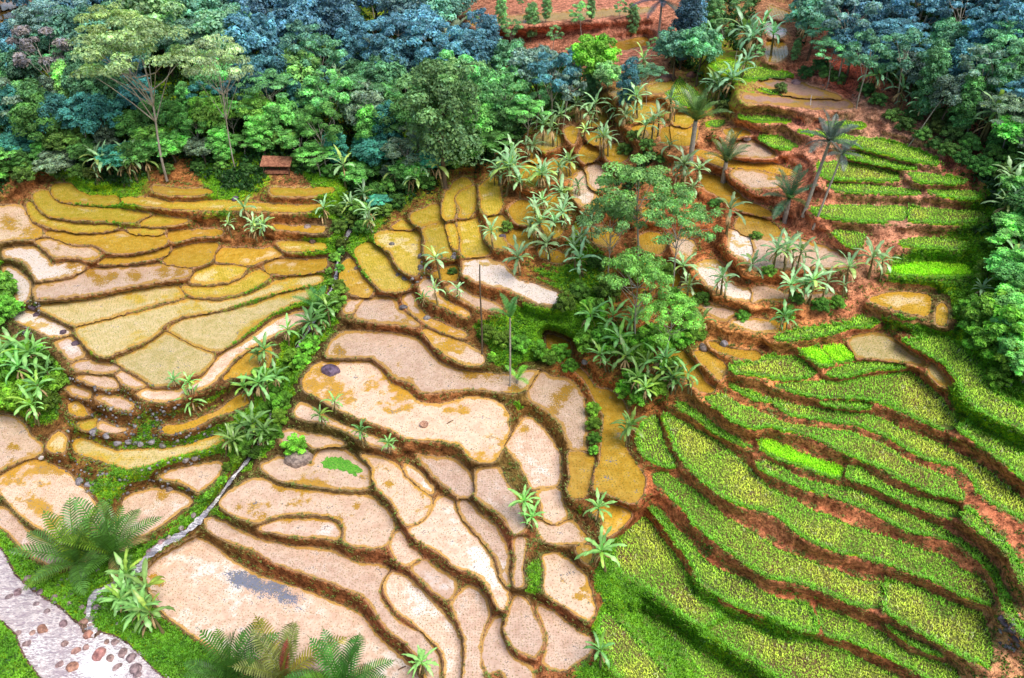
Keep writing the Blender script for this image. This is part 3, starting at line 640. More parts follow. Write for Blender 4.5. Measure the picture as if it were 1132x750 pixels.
Fs = np.stack([si[:-1, :-1], si[1:, :-1], si[1:, 1:], si[:-1, 1:]], -1).reshape(-1, 4)
sf = np.repeat(np.clip(.0+.5*np.sin(np.arange(nst)*.5), 0, 1), 6)[:, None]
link('stream', mesh_np('stream', SV, Fs, True, np.repeat(sf, 3, 1)), mat_river('stream_water', (.22, .22, .28), (.62, .60, .66)), kind='structure')
# ------------------------------------------------------------------ tufts: rice, seedlings, grass (uncountable)
def mat_leaf(name, base=(.1, .25, .03), rough=.5, transl=.25, use_obj=True, spec=.3, vary=.35):
    n = NT(name); P = n.pos()
    at = n.node('ShaderNodeAttribute', attribute_name='Col').outputs[0]
    c = n.mix(1, at, n.node('ShaderNodeObjectInfo').outputs['Color'] if use_obj else base, 'MULTIPLY')
    f = n.noise(P, 1.2, 3); c = n.mix(n.ramp(f, .3, .7, 0, 1), n.mix(1, c, (1-vary,)*3, 'MULTIPLY'), n.mix(1, c, (1+vary,)*3, 'MULTIPLY'))
    n.fin(c, rough, spec)
    tr = n.node('ShaderNodeBsdfTranslucent', {'Color': n.mix(1, c, (1.1, 1.25, .6), 'MULTIPLY')}); mx = n.node('ShaderNodeMixShader', {0: transl, 1: n.b.outputs[0], 2: tr.outputs[0]})
    n.t.links.new(mx.outputs[0], n.out.inputs[0]); return n.m
ML = mat_leaf('leaf'); MTUFT = mat_leaf('tuft', use_obj=False, base=(1, 1, 1), transl=.2, vary=.2)
def tufts(C, h, wd, nb, spread, cols, lean=.5):
    """C (n,3) feet; nb blades per tuft, each blade a bent strip of 2 tris"""
    n = len(C); ang = rng.random((n, nb))*6.283; r = rng.random((n, nb))*spread
    hh = h*(.65+.7*rng.random((n, nb))); ln = lean*hh*(.3+rng.random((n, nb)))
    bx = C[:, None, 0]+np.cos(ang)*r*.3; by = C[:, None, 1]+np.sin(ang)*r*.3; bz = np.broadcast_to(C[:, None, 2], bx.shape)
    px, py = -np.sin(ang), np.cos(ang)
    tip = np.stack([bx+np.cos(ang)*(ln+r*.5), by+np.sin(ang)*(ln+r*.5), bz+hh], -1)
    mid = np.stack([bx+np.cos(ang)*ln*.35, by+np.sin(ang)*ln*.35, bz+hh*.62], -1)
    w3 = np.stack([px, py, 0*px], -1)*wd
    b0 = np.stack([bx, by, bz], -1)
    V = np.stack([b0-w3*.5, b0+w3*.5, mid+w3*.6, mid-w3*.6, tip], 2).reshape(-1, 3)
    k = np.arange(n*nb)*5
    F = np.concatenate([np.stack([k, k+1, k+2], 1), np.stack([k, k+2, k+3], 1), np.stack([k+3, k+2, k+4], 1)])
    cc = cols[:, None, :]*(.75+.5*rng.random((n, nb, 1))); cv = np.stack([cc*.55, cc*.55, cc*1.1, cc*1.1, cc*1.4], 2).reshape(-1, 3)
    return V, F, cv
class Bag:
    def __init__(s): s.V = []; s.F = []; s.C = []; s.n = 0
    def add(s, V, F, C):
        s.V.append(V); s.F.append(F+s.n); s.C.append(C); s.n += len(V)
    def build(s, name, mat, **pr):
        if s.n: return link(name, mesh_np(name, np.concatenate(s.V), np.concatenate(s.F), False, np.concatenate(s.C)), mat, **pr)
bags = {k: Bag() for k in ('green_rice', 'ripening_rice', 'bright_seedlings', 'rice_seedlings')}
for f in fields:
    w = f['w']; c = w.mean(0); q = w-c; ev, evec = np.linalg.eigh(q.T@q); ax = evec[:, 1]; ay = evec[:, 0]
    u = q@ax; v = q@ay; t = f['t']
    if t in 'gq': sx_, sy_ = .20, .27
    elif t == 'b': sx_, sy_ = .16, .16
    elif t == 'r': sx_, sy_ = .6, .6
    else: sx_, sy_ = .30, .32
    if f['c'][1] < 180 and t not in 'gqb': sx_ *= 1.3; sy_ *= 1.3
    U, Vv = np.meshgrid(np.arange(u.min(), u.max(), sx_), np.arange(v.min(), v.max(), sy_)); U = U.ravel(); Vv = Vv.ravel()
    Vv = Vv+.35*np.sin(U*.23+f['z'])                       # rows are planted along slightly curved lines
    U = U+rng.normal(0, .05, U.shape); Vv = Vv+rng.normal(0, .03, Vv.shape)
    X = c[0]+U*ax[0]+Vv*ay[0]; Y = c[1]+U*ax[1]+Vv*ay[1]; m = inside(w, X, Y); X, Y = X[m], Y[m]
    if not len(X): continue
    C = np.stack([X, Y, np.full(len(X), f['z']-.02)], 1); nn = (fbm(X*.25, Y*.25)+.5)[:, None]; n2 = (fbm(X*1.2+9, Y*1.2)+.5)[:, None]
    if t in 'gq':
        ed = pdist(w, X, Y)[0]; er = np.exp(-(ed/.38)**2)[:, None]*(.5+.5*n2)
        if t == 'g': base = np.array((.40, .74, .06))*(1-nn)+np.array((.74, .95, .12))*nn
        else: base = np.array((.34, .72, .06))*(1-sstep(.3, .68, nn))+np.array((.82, .92, .13))*sstep(.3, .68, nn)
        base = base*(1-er)+np.array((.34, .86, .06))*er
        base = np.where((n2 > .70), base*.6+np.array((.30, .18, .09))*.4, base)
        base = np.where((rng.random((len(X), 1)) < .06*(nn > .5)), np.array((.75, .68, .55))*.5+base*.5, base)
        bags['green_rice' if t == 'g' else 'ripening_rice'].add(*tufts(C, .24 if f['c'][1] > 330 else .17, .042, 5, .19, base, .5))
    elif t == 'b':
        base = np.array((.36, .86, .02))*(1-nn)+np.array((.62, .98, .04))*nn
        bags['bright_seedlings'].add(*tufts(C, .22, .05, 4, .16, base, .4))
    else:
        keep = rng.random(len(X)) > (.12+.35*(nn[:, 0] > .62)); C = C[keep] if t in 'yvor' else C[keep & (rng.random(len(X)) < .75)]
        base = np.array(dict(y=(.36, .40, .05), v=(.36, .42, .12), o=(.38, .32, .04)).get(t, (.46, .38, .18)))*np.ones((len(C), 1))
        bags['rice_seedlings'].add(*tufts(C, .13, .026, 3, .08, base, .6))
bags['green_rice'].build('green_rice', MTUFT, kind='stuff', label='short green rice growing in rows on the right-hand terraces', category='rice')
bags['ripening_rice'].build('ripening_rice', MTUFT, kind='stuff', label='taller yellow-green rice ripening on the long red-edged terraces', category='rice')
bags['bright_seedlings'].build('bright_seedlings', MTUFT, kind='stuff', label='bright lime-green seedlings packed into small nursery beds', category='seedlings')
bags['rice_seedlings'].build('rice_seedlings', MTUFT, kind='stuff', label='sparse young rice shoots dotted over the flooded paddies', category='seedlings')
# grass on banks: where the terrain mask is green
NGR = 46000
sel = np.argwhere(out_ & (grass > .45) & (TX > -12) & (TX < 1144) & (TY > 150) & (TY < 768) & (rd > 3) & (~rin) & (sd_ > 4))
pk = sel[rng.integers(0, len(sel), NGR)]; C = Wp[pk[:, 0], pk[:, 1]]+rng.normal(0, .07, (NGR, 3))*np.array((1, 1, 0)); C[:, 2] -= .03
nn = (fbm(C[:, 0]*.3, C[:, 1]*.3)+.5)[:, None]; gr_ = grass[pk[:, 0], pk[:, 1]][:, None]
base = np.array((.06, .24, .015))*(1-nn)+np.array((.26, .56, .03))*nn; base = np.where(greenrim[pk[:, 0], pk[:, 1]][:, None] > 0, np.array((.20, .50, .04)), base)
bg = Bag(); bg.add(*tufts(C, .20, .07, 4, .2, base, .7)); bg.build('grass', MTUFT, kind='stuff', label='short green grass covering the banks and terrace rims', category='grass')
bn = fbm(TX*.13+5, TY*.13+70)
sel = np.argwhere(out_ & (d1 < 7) & (d1 > .4) & (bn > -.02) & (TX > -12) & (TX < 1144) & (TY > 180) & (TY < 768))
pk = sel[rng.integers(0, len(sel), 17000)]; C = Wp[pk[:, 0], pk[:, 1]]+rng.normal(0, .05, (17000, 3))*np.array((1, 1, 0)); u_ = rng.random((17000, 1))
base = np.array((.30, .22, .08))*u_+np.array((.16, .30, .05))*(1-u_); bw_ = Bag(); bw_.add(*tufts(C, .16, .05, 4, .2, base, .9)); bw_.build('dry_grass', MTUFT, kind='stuff', label='sparse olive and brown grass tufts on the mud bunds', category='grass')
# weeds and clods on the stony banks
def clump(C, size, nleaf, cols):
    n = len(C); d = rng.normal(0, 1, (n, nleaf, 3)); d[..., 2] = np.abs(d[..., 2])*.8; d /= np.linalg.norm(d, axis=-1, keepdims=True)
    ctr = C[:, None]+d*size*(.5+.5*rng.random((n, nleaf, 1))); a = rng.normal(0, 1, (n, nleaf, 3)); a /= np.linalg.norm(a, axis=-1, keepdims=True)
    b = np.cross(a, rng.normal(0, 1, (n, nleaf, 3))); b /= np.linalg.norm(b, axis=-1, keepdims=True); s = size*.34
    V = np.stack([ctr-a*s, ctr+b*s*.5, ctr+a*s, ctr-b*s*.5], 2).reshape(-1, 3); k = np.arange(n*nleaf)*4
    F = np.stack([k, k+1, k+2, k+3], 1); cc = (cols[:, None]*(.6+.8*rng.random((n, nleaf, 1)))*(.5+.7*d[..., 2:3])); return V, F, np.repeat(cc.reshape(-1, 3), 4, 0)
sel = np.argwhere(out_ & (grass > .2) & (d1 > 4) & (TX > -12) & (TX < 1144) & (TY > 120) & (TY < 768) & (rd > 5) & (~rin) & (sd_ > 5))
pk = sel[rng.integers(0, len(sel), 5200)]; C = Wp[pk[:, 0], pk[:, 1]].copy(); nn = rng.random((len(C), 1))
cols = np.array((.03, .12, .015))*(1-nn)+np.array((.14, .30, .03))*nn
V, F, c_ = clump(C, .3, 14, cols); link('weeds', mesh_np('weeds', V, F, False, c_), MTUFT, kind='stuff', label='low leafy weeds growing on the earth banks', category='weeds')
# forest floor ground cover
sel = np.argwhere(out_ & (d1 > 13) & (TX > -200) & (TX < 1330) & (TY > -130) & (TY < 262) & (grass > .3) & ((TY < 215) | (TX > 380)))
pk = sel[rng.integers(0, len(sel), 9000)]; C = Wp[pk[:, 0], pk[:, 1]].copy(); nn = rng.random((len(C), 1))
cols = np.array((.015, .06, .02))*(1-nn)+np.array((.06, .17, .03))*nn
V, F, c_ = clump(C, .8, 16, cols); link('undergrowth', mesh_np('undergrowth', V, F, False, c_), MTUFT, kind='stuff', label='dark tangled undergrowth on the forest floor', category='undergrowth')
# land beyond the valley so that the horizon is never empty
hx = np.linspace(-900, 900, 90); hy = np.linspace(0, 1, 50); HX, HT = np.meshgrid(hx, hy); HY = 205+HT**1.6*1400
HZ = 24+55*HT+70*(fbm(HX*.006+3, HY*.004)+.2)*sstep(0, .4, HT)+4*fbm(HX*.05, HY*.05); hi_ = np.arange(HX.size).reshape(HX.shape)
Fh = np.stack([hi_[:-1, :-1], hi_[:-1, 1:], hi_[1:, 1:], hi_[1:, :-1]], -1).reshape(-1, 4)
nH = NT('far_forest'); fc = nH.mix(nH.ramp(nH.noise(nH.pos(), .25, 5), .35, .65), (.03, .06, .05), (.09, .15, .08)); nH.bump(nH.noise(nH.pos(), .25, 5), 1, 3)
link('distant_hills', mesh_np('distant_hills', np.stack([HX, HY, HZ], -1).reshape(-1, 3), Fh, True), nH.fin(fc, 1, 0), kind='structure')
gs = np.array([[-1500, -1500, -3.5], [1500, -1500, -3.5], [1500, 1800, -3.5], [-1500, 1800, -3.5]]); link('ground', mesh_np('ground', gs, np.array([[0, 1, 2, 3]]), False), nH.m, kind='structure')
# ------------------------------------------------------------------ plant building
def tube(pts, rad, n=7):
    pts = np.asarray(pts, float); k = len(pts); T = np.gradient(pts, axis=0); T /= np.linalg.norm(T, axis=1, keepdims=True)+1e-9
    ref = np.array((.3, 1, .1)); A = np.cross(T, ref); A /= np.linalg.norm(A, axis=1, keepdims=True)+1e-9; B = np.cross(T, A)
    a = np.arange(n)*2*math.pi/n; V = (pts[:, None]+(A[:, None]*np.cos(a)[None, :, None]+B[:, None]*np.sin(a)[None, :, None])*np.asarray(rad)[:, None, None]).reshape(-1, 3)
    i = np.arange(k*n).reshape(k, n); F = np.stack([i[:-1], np.roll(i[:-1], -1, 1), np.roll(i[1:], -1, 1), i[1:]], -1).reshape(-1, 4)
    return V, F
class QB(Bag):
    def tube(s, pts, rad, col=(1, 1, 1), n=7):
        V, F = tube(pts, rad, n); s.add(V, F, np.tile(np.array(col, float), (len(V), 1)))
    def mesh(s, name, smooth=False): return mesh_np(name, np.concatenate(s.V), np.concatenate(s.F), smooth, np.concatenate(s.C))
def bark_mat(name, a, b):
    n = NT(name); P = n.node('ShaderNodeTexCoord').outputs['Object']; mp = n.node('ShaderNodeMapping', {'Vector': P, 'Scale': (6, 6, 1.5)}).outputs[0]
    f = n.noise(mp, 2, 5, .7); n.bump(f, .7, .05); return n.fin(n.mix(n.ramp(f, .3, .7), a, b), .9, .1)
MB = bark_mat('pale_bark', (.22, .18, .14), (.55, .50, .44)); MBD = bark_mat('brown_bark', (.07, .05, .035), (.20, .15, .10)); MPS = bark_mat('banana_stem', (.09, .08, .03), (.28, .22, .10))
def add_cards(B, ctr, nrm, size, cols, aspect=.6):
    n = len(ctr); nrm = nrm/(np.linalg.norm(nrm, axis=1, keepdims=True)+1e-9); r = rng.normal(0, 1, (n, 3)); a = np.cross(nrm, r); a /= np.linalg.norm(a, axis=1, keepdims=True)+1e-9; b = np.cross(nrm, a)
    s = (size*(.6+.8*rng.random(n)))[:, None] if np.ndim(size) else (size*(.6+.8*rng.random(n)))[:, None]
    fold = nrm*s*.25
    V = np.stack([ctr-a*s-fold, ctr+b*s*aspect, ctr+a*s-fold, ctr-b*s*aspect], 1).reshape(-1, 3); k = np.arange(n)*4
    B.add(V, np.stack([k, k+1, k+2, k+3], 1), np.repeat(cols, 4, 0))
def crown_mesh(name, lobes, ncard, size, up=.35, jitter=.8):
    """lobes: (x,y,z,rx,rz,bright)"""
    B = QB(); vol = np.array([l[3]**2 for l in lobes]); tot = vol.sum()
    for l, v in zip(lobes, vol):
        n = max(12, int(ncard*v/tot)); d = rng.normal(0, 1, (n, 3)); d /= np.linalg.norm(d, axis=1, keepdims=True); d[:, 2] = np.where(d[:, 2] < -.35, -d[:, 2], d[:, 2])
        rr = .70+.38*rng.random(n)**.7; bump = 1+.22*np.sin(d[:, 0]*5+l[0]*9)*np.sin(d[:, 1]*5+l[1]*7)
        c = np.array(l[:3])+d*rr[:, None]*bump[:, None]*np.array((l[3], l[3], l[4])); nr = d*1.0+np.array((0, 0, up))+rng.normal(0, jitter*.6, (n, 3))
        warm = rng.random((n, 1)); br = l[5]*(.55+.55*np.clip(.5+.5*d[:, 2:3], 0, 1)*rr[:, None])*(.7+.6*rng.random((n, 1)))  # leaf colour darker low and deep in each lobe, shade painted in
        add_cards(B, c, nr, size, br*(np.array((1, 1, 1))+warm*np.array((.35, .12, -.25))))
    return B.mesh(name)
def lobes_round(seed, n=16, H=1.0, flat=1.0):
    r = random.Random(seed); L = [(0, 0, 0, .55, .6*H, .75)]
    for k in range(n):
        a = k*2.39996+r.random()*.5; t = (k+.5)/n; z = (1-1.55*t); rr = math.sqrt(max(0.05, 1-z*z*.85))*.68
        q = .8+.45*r.random(); R = .17+.17*r.random(); L.append((math.cos(a)*rr*q, math.sin(a)*rr*q, z*.62*H*flat*q, R, R*.7, .55+.75*r.random()))
    return L
def lobes_umbrella(seed, n=18, W=1.0):
    r = random.Random(seed); L = []
    for k in range(n):
        a = k*2.39996+r.random(); t = math.sqrt((k+.6)/n)*(.85+.3*r.random()); R = .15+.13*r.random()
        L.append((math.cos(a)*t*W, math.sin(a)*t*W, .38*(1-t*t)+.42*(r.random()-.5), R, R*.30, .7+.7*r.random()))
    return L
def lobes_tall(seed, n=22):
    r = random.Random(seed); L = []
    for k in range(n):
        t = (k+.5)/n; a = k*2.4; z = 1.5*(t*2-1); rr = .50*math.sqrt(max(.08, 1-(t*2-1)**2*.8)); R = .20+.16*r.random(); rr *= .7+.6*r.random(); L.append((math.cos(a)*rr, math.sin(a)*rr, z, R, R*.9, .75+.45*r.random()))
    L.append((0, 0, 0, .5, 1.2, .7)); return L
def lobes_sparse(seed, n=11):
    r = random.Random(seed); L = []
    for k in range(n):
        a = k*2.4+r.random(); t = (k+.5)/n; z = .9-1.6*t; rr = .25+.55*math.sin(min(1, t*1.2)*math.pi*.8); R = .17+.12*r.random(); L.append((math.cos(a)*rr, math.sin(a)*rr, z*.8, R, R*.6, .7+.6*r.random()))
    return L
def trunk_mesh(seed, h, lobes, rad, base_z, forks=6, lean=.15):
    """unit crown radius; crown centre at z=0, foot at base_z"""
    r = random.Random(seed); B = QB(); lx, ly = lean*(r.random()-.5)*2, lean*(r.random()-.5)*2
    pts = [(lx*(1-t)*1.2+.05*math.sin(t*5+seed), ly*(1-t)*1.2+.04*math.cos(t*4), base_z*(1-t)-.25*t*0) for t in np.linspace(0, 1, 9)]
    B.tube(pts, np.linspace(rad, rad*.5, 9)); sel_ = sorted(lobes, key=lambda l: -(l[0]**2+l[1]**2))[:forks]
    for l in sel_:
        t0 = .55+.4*r.random(); i = int(t0*8); s = np.array(pts[i]); e = np.array(l[:3])*.92; m = (s+e)/2+np.array((0, 0, -.10)); m[:2] = s[:2]+(e[:2]-s[:2])*.35
        B.tube([s, m, (m+e)/2+np.array((0, 0, .02)), e], [rad*.45, rad*.33, rad*.22, rad*.08], n=5)
    return B.mesh('trunk', True)
KINDS = {}
def kind(name, lobes, ncard, size, base_z, rad, bark, up=.35, forks=6):
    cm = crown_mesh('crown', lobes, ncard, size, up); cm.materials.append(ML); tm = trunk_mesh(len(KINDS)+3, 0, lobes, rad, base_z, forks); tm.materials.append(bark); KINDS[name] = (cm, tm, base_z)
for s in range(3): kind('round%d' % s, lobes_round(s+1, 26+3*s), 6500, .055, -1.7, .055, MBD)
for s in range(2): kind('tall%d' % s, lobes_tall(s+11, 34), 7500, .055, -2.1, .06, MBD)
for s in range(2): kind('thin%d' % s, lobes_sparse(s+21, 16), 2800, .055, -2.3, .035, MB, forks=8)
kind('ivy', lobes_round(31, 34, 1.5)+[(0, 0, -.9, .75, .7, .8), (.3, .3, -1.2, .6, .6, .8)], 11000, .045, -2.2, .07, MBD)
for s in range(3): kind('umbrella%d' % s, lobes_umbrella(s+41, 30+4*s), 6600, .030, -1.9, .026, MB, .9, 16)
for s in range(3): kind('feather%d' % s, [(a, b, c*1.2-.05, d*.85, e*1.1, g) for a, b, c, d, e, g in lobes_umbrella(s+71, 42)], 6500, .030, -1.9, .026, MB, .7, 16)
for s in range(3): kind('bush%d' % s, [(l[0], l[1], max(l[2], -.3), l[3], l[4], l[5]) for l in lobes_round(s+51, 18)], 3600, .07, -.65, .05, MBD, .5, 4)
def foot(px, py): z = float(grid_z(px, py)); return unproj(px, py, z), z
ALL = []          # (object, px, py, look, noun, group)
def plant_tree(kd, cx, cy, rpx, color, look, noun='tree', cat='tree', group='trees of the forest', stretch=1.0, name='forest_tree', fixed=None, base_y=None):
    cm, tm, bz = KINDS[kd]
    # find the foot so that the crown centre shows at (cx, cy)
    z = float(grid_z(cx, cy)); r = 3.0
    by = cy+rpx*abs(bz)*.8*stretch if base_y is None else base_y
    for _ in range(4):
        p, z = foot(cx, by); s = float(px_per_m(cx, by, z)); r = rpx/s
        if base_y is not None: break
        th = PITCH+math.atan((by-H0/2)/FPX); by = cy+abs(bz)*r*stretch*math.cos(th)*s
    zsc = r*stretch if base_y is None else (base_y-cy)/(math.cos(PITCH+math.atan((by-H0/2)/FPX))*s)/abs(bz)
    e = bpy.data.objects.new(name, None); COL.objects.link(e); e.location = (p[0], p[1], p[2]-.15); e.rotation_euler = (0, 0, rng.random()*6.28); e.empty_display_size = .3
    c = bpy.data.objects.new('crown' if noun != 'bush' else 'foliage', cm); t = bpy.data.objects.new('trunk' if noun != 'bush' else 'stem', tm)
    for o in (c, t):
        COL.objects.link(o); o.parent = e; o.location = (0, 0, abs(bz)*zsc+.1); o.scale = (r, r, zsc)
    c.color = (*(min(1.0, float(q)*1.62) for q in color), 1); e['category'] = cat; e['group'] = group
    if fixed: e['label'] = fixed
    else: ALL.append((e, cx, cy, look, noun))
    return e
# banana plants -------------------------------------------------------
def leaf_strip(B, base, az, el, length, width, droop, col, seg=10):
    d = np.array((math.cos(az), math.sin(az))); side = np.array((-d[1], d[0], 0)); p = np.array(base, float); e = el; step = length/seg; rows_ = []
    for k in range(seg+1):
        t = k/seg; w = width*(.18 if k == 0 else math.sin(min(1, t*1.02)*math.pi*.93)**.55)*(.45+.75*rng.random()) if k < seg else .02
        up_ = np.array((-d[0]*math.sin(e), -d[1]*math.sin(e), math.cos(e))); fold = .22
        rows_.append((p-side*w*.5-up_*w*fold*.5, p, p+side*w*.5-up_*w*fold*.5))
        p = p+np.array((d[0]*math.cos(e), d[1]*math.cos(e), math.sin(e)))*step; e -= droop/seg*(.5+t*1.2)
    V = np.array([q for r in rows_ for q in r]); F = []
    for k in range(seg):
        a = k*3; F += [(a, a+1, a+4, a+3), (a+1, a+2, a+5, a+4)]
    tcol = np.array([np.array(col)*(c_ if i % 3 != 1 else c_*1.5) for i, c_ in enumerate(.75+.5*rng.random(len(V)))]); B.add(V, np.array(F), tcol)
def banana(seed, suck=1):
    r = random.Random(seed); st = QB(); lv = QB(); dead = QB()
    spots = [(0, 0, 1.0)]+[(.5*math.cos(seed*2+k*2.3), .5*math.sin(seed*2+k*2.3), .45+.3*r.random()) for k in range(suck)]
    for (x, y, s) in spots:
        h = (2.3+.7*r.random())*s; lx, ly = .2*(r.random()-.5), .2*(r.random()-.5)
        st.tube([(x, y, -.2), (x, y, h*.4), (x+lx*.5, y+ly*.5, h*.8), (x+lx, y+ly, h*1.05)], [.15*s, .12*s, .09*s, .05*s], n=7)
        nl = r.randint(7, 12) if s == 1 else 5; a0 = r.random()*6
        for k in range(nl):
            t = k/(nl-1); el = 1.35-1.15*t+.2*(r.random()-.5); L = (1.7+.8*r.random())*s
            leaf_strip(lv, (x+lx, y+ly, h*(1.04-.1*t)), a0+k*2.4, el, L, .42*s, .9+1.1*t*(.6+.8*r.random()), (1.0, 1.0, 1.0) if r.random() < .85 else (1.3, 1.1, .6))
        for k in range(5 if s == 1 else 1): leaf_strip(dead, (x+lx*.6, y+ly*.6, h*.85), r.random()*6.3, -.5, 1.3, .22, 1.3, (.42, .28, .14))
    ms = st.mesh('stem', True); ms.materials.append(MPS); ml = lv.mesh('leaves', True); ml.materials.append(MBAN); md = dead.mesh('dead_leaves'); md.materials.append(MTUFT)
    return ms, ml, md
MBAN = mat_leaf('banana_leaf', rough=.32, transl=.22, spec=.6, vary=.25)
BAN = [banana(s, s % 3) for s in range(10)]
# per crown centre: x, y, total height in px
BANANAS = """600,134,38 617,131,30 638,117,36 660,110,34 704,106,34 681,127,30 699,124,28 709,148,34 727,124,36 741,120,32 667,159,32 582,163,34 631,170,32 617,177,30 552,186,46 568,190,44 560,200,40 600,198,36 621,208,36
596,226,38 594,254,40 741,170,28 755,184,34 564,178,36 596,204,36 620,207,34 601,223,34 593,257,44 575,287,42 644,289,40 636,280,40 753,193,34 769,190,36 803,239,48 828,295,44 797,300,34 753,297,42 759,308,40
673,353,44 700,353,44 647,359,40 775,356,40 487,294,36 484,321,34 684,383,40 703,418,46 713,428,44 727,399,44 735,394,42 761,415,44 695,471,44 583,554,50 588,570,40 660,557,50 669,611,50 664,720,46 467,721,44
650,120,30 672,118,28 690,134,28 612,150,32 590,152,30 645,146,26 575,205,34 640,195,30 655,250,32 622,240,32 608,262,34 690,112,26 720,140,28 628,225,30
275,235,38 256,251,26 293,251,26 283,254,26 196,419,26 213,413,24 217,443,34 288,379,34 277,421,34 293,427,40 261,488,38 283,475,42 293,477,38 268,470,34 250,492,30 40,451,38 24,384,40 45,395,42 61,413,40 30,410,38 52,435,36 10,395,38
360,233,36 403,217,34 411,246,28 357,350,40 365,345,38 349,361,38 293,377,34 320,371,32 371,445,28 405,469,26 357,461,28 429,487,24 293,482,32 296,423,34 309,421,32 340,375,30
147,651,52 160,678,50 149,638,46 181,683,42 171,655,44 140,660,40 867,262,44 867,281,44 872,305,42 893,307,44 909,310,42 864,339,36 933,310,40 960,291,40 973,294,36 880,285,40 855,270,38 885,320,36 900,295,36 1080,321,30 1115,195,40 1123,270,38 1112,289,40 1100,235,38 1118,230,36
792,102,42 800,98,38 786,97,36 824,46,38 820,64,38 838,39,40 852,35,38 884,35,34 830,52,36 965,92,38 993,88,38 990,110,34 1036,99,38 1025,110,36 1085,141,46 1082,120,38 1124,184,36 1113,212,36 958,88,34 742,60,36 753,57,34 781,53,30 1098,132,36 1012,122,30
124,180,38 138,191,34 152,187,34 302,127,44 375,85,40 382,191,40 450,187,38 465,191,36 490,194,34 441,152,34 525,71,34 540,110,34 529,152,34 709,78,30 391,226,36 412,236,36 455,200,34 478,188,36 436,195,34 110,188,30 165,186,30 765,210,30 642,262,36
505,318,30 545,262,30 470,330,22 1130,300,34 1060,118,34 610,245,32 585,240,32 670,395,38 742,420,36 715,402,40 690,400,38 730,412,34"""
gi = 0
for tok in BANANAS.split():
    x, y, h = map(float, tok.split(',')); by = y+h*.42
    for _ in range(4):
        if gidx(ins, x, by) >= 0: by += 3
    p, z = foot(x, by); s = float(px_per_m(x, by, z)); k = h/s/(4.1 if y > 330 else 3.95)
    ms, ml, md = BAN[int(rng.integers(10))]; gi += 1
    e = bpy.data.objects.new('banana_plant', None); COL.objects.link(e); e.location = p; e.rotation_euler = (rng.normal(0, .10), rng.normal(0, .10), rng.random()*6.28); k *= .8+.4*rng.random(); e.empty_display_size = .3
    bright = rng.random(); far = y < 330
    colr_ = (np.array((.27, .50, .25)) if far else np.array((.20, .48, .14)))*(.5+.8*bright)+np.array((.08, .04, 0))*rng.random()
    if y < 120 and x > 760: colr_ *= np.array((.8, .95, 1.1))
    for nm, m_ in (('stem', ms), ('leaves', ml), ('dead_leaves', md)):
        o = bpy.data.objects.new(nm, m_); COL.objects.link(o); o.parent = e; o.scale = (k, k, k*.95)
        if nm == 'leaves': o.color = (*colr_, 1)
    e['category'] = 'banana plant'; e['group'] = 'banana plants on the terraces and banks'
    look = ('tall' if h >= 44 else 'small' if h <= 30 else 'medium')+(' pale grey-green' if far and bright > .5 else ' green' if far else ' bright green' if bright > .5 else ' fresh green')
    ALL.append((e, x, y, look, 'banana plant'))
# palms ---------------------------------------------------------------
def frond(B, base, az, el, L, droop, col, lw=.05, ll=.42, seg=11, vee=.5):
    d = np.array((math.cos(az), math.sin(az), 0)); side = np.array((-d[1], d[0], 0)); p = np.array(base, float); e = el; pts = [p.copy()]; dirs = []
    for k in range(seg):
        t = k/seg; v = d*math.cos(e)+np.array((0, 0, math.sin(e))); dirs.append(v); p = p+v*L/seg; pts.append(p.copy()); e -= droop/seg*(.4+1.2*t)
    dirs.append(dirs[-1]); B.tube(pts, np.linspace(.035, .008, seg+1)*L/3, (.9, .9, .5), n=4)
    for k in range(1, seg*2+3):
        t = k/(seg*2+2); i = min(seg-1, int(t*seg)); f = t*seg-i; q = pts[i]*(1-f)+pts[i+1]*f; v = dirs[i]; up_ = np.cross(side, v)*-1
        l = L*ll*.5*math.sin(min(1, .12+t*.95)*math.pi)**.6
        for sg in (-1, 1):
            o = (side*sg*.85+v*.6+up_*vee*(.6 if t < .8 else .2)+np.array((0, 0, -.12))); o /= np.linalg.norm(o); m = q+o*l*.55; tip = q+o*l+np.array((0, 0, -.22*l))
            w = v*lw*1.7*L/3; c = np.array(col)*(.65+.7*rng.random()); B.add(np.array([q-w*.5, q+w*.5, m+w*.5, m-w*.5]), np.array([[0, 1, 2, 3]]), np.tile(c, (4, 1))); B.add(np.array([m-w*.5, m+w*.5, tip+w*.1, tip-w*.1]), np.array([[0, 1, 2, 3]]), np.tile(c, (4, 1)))
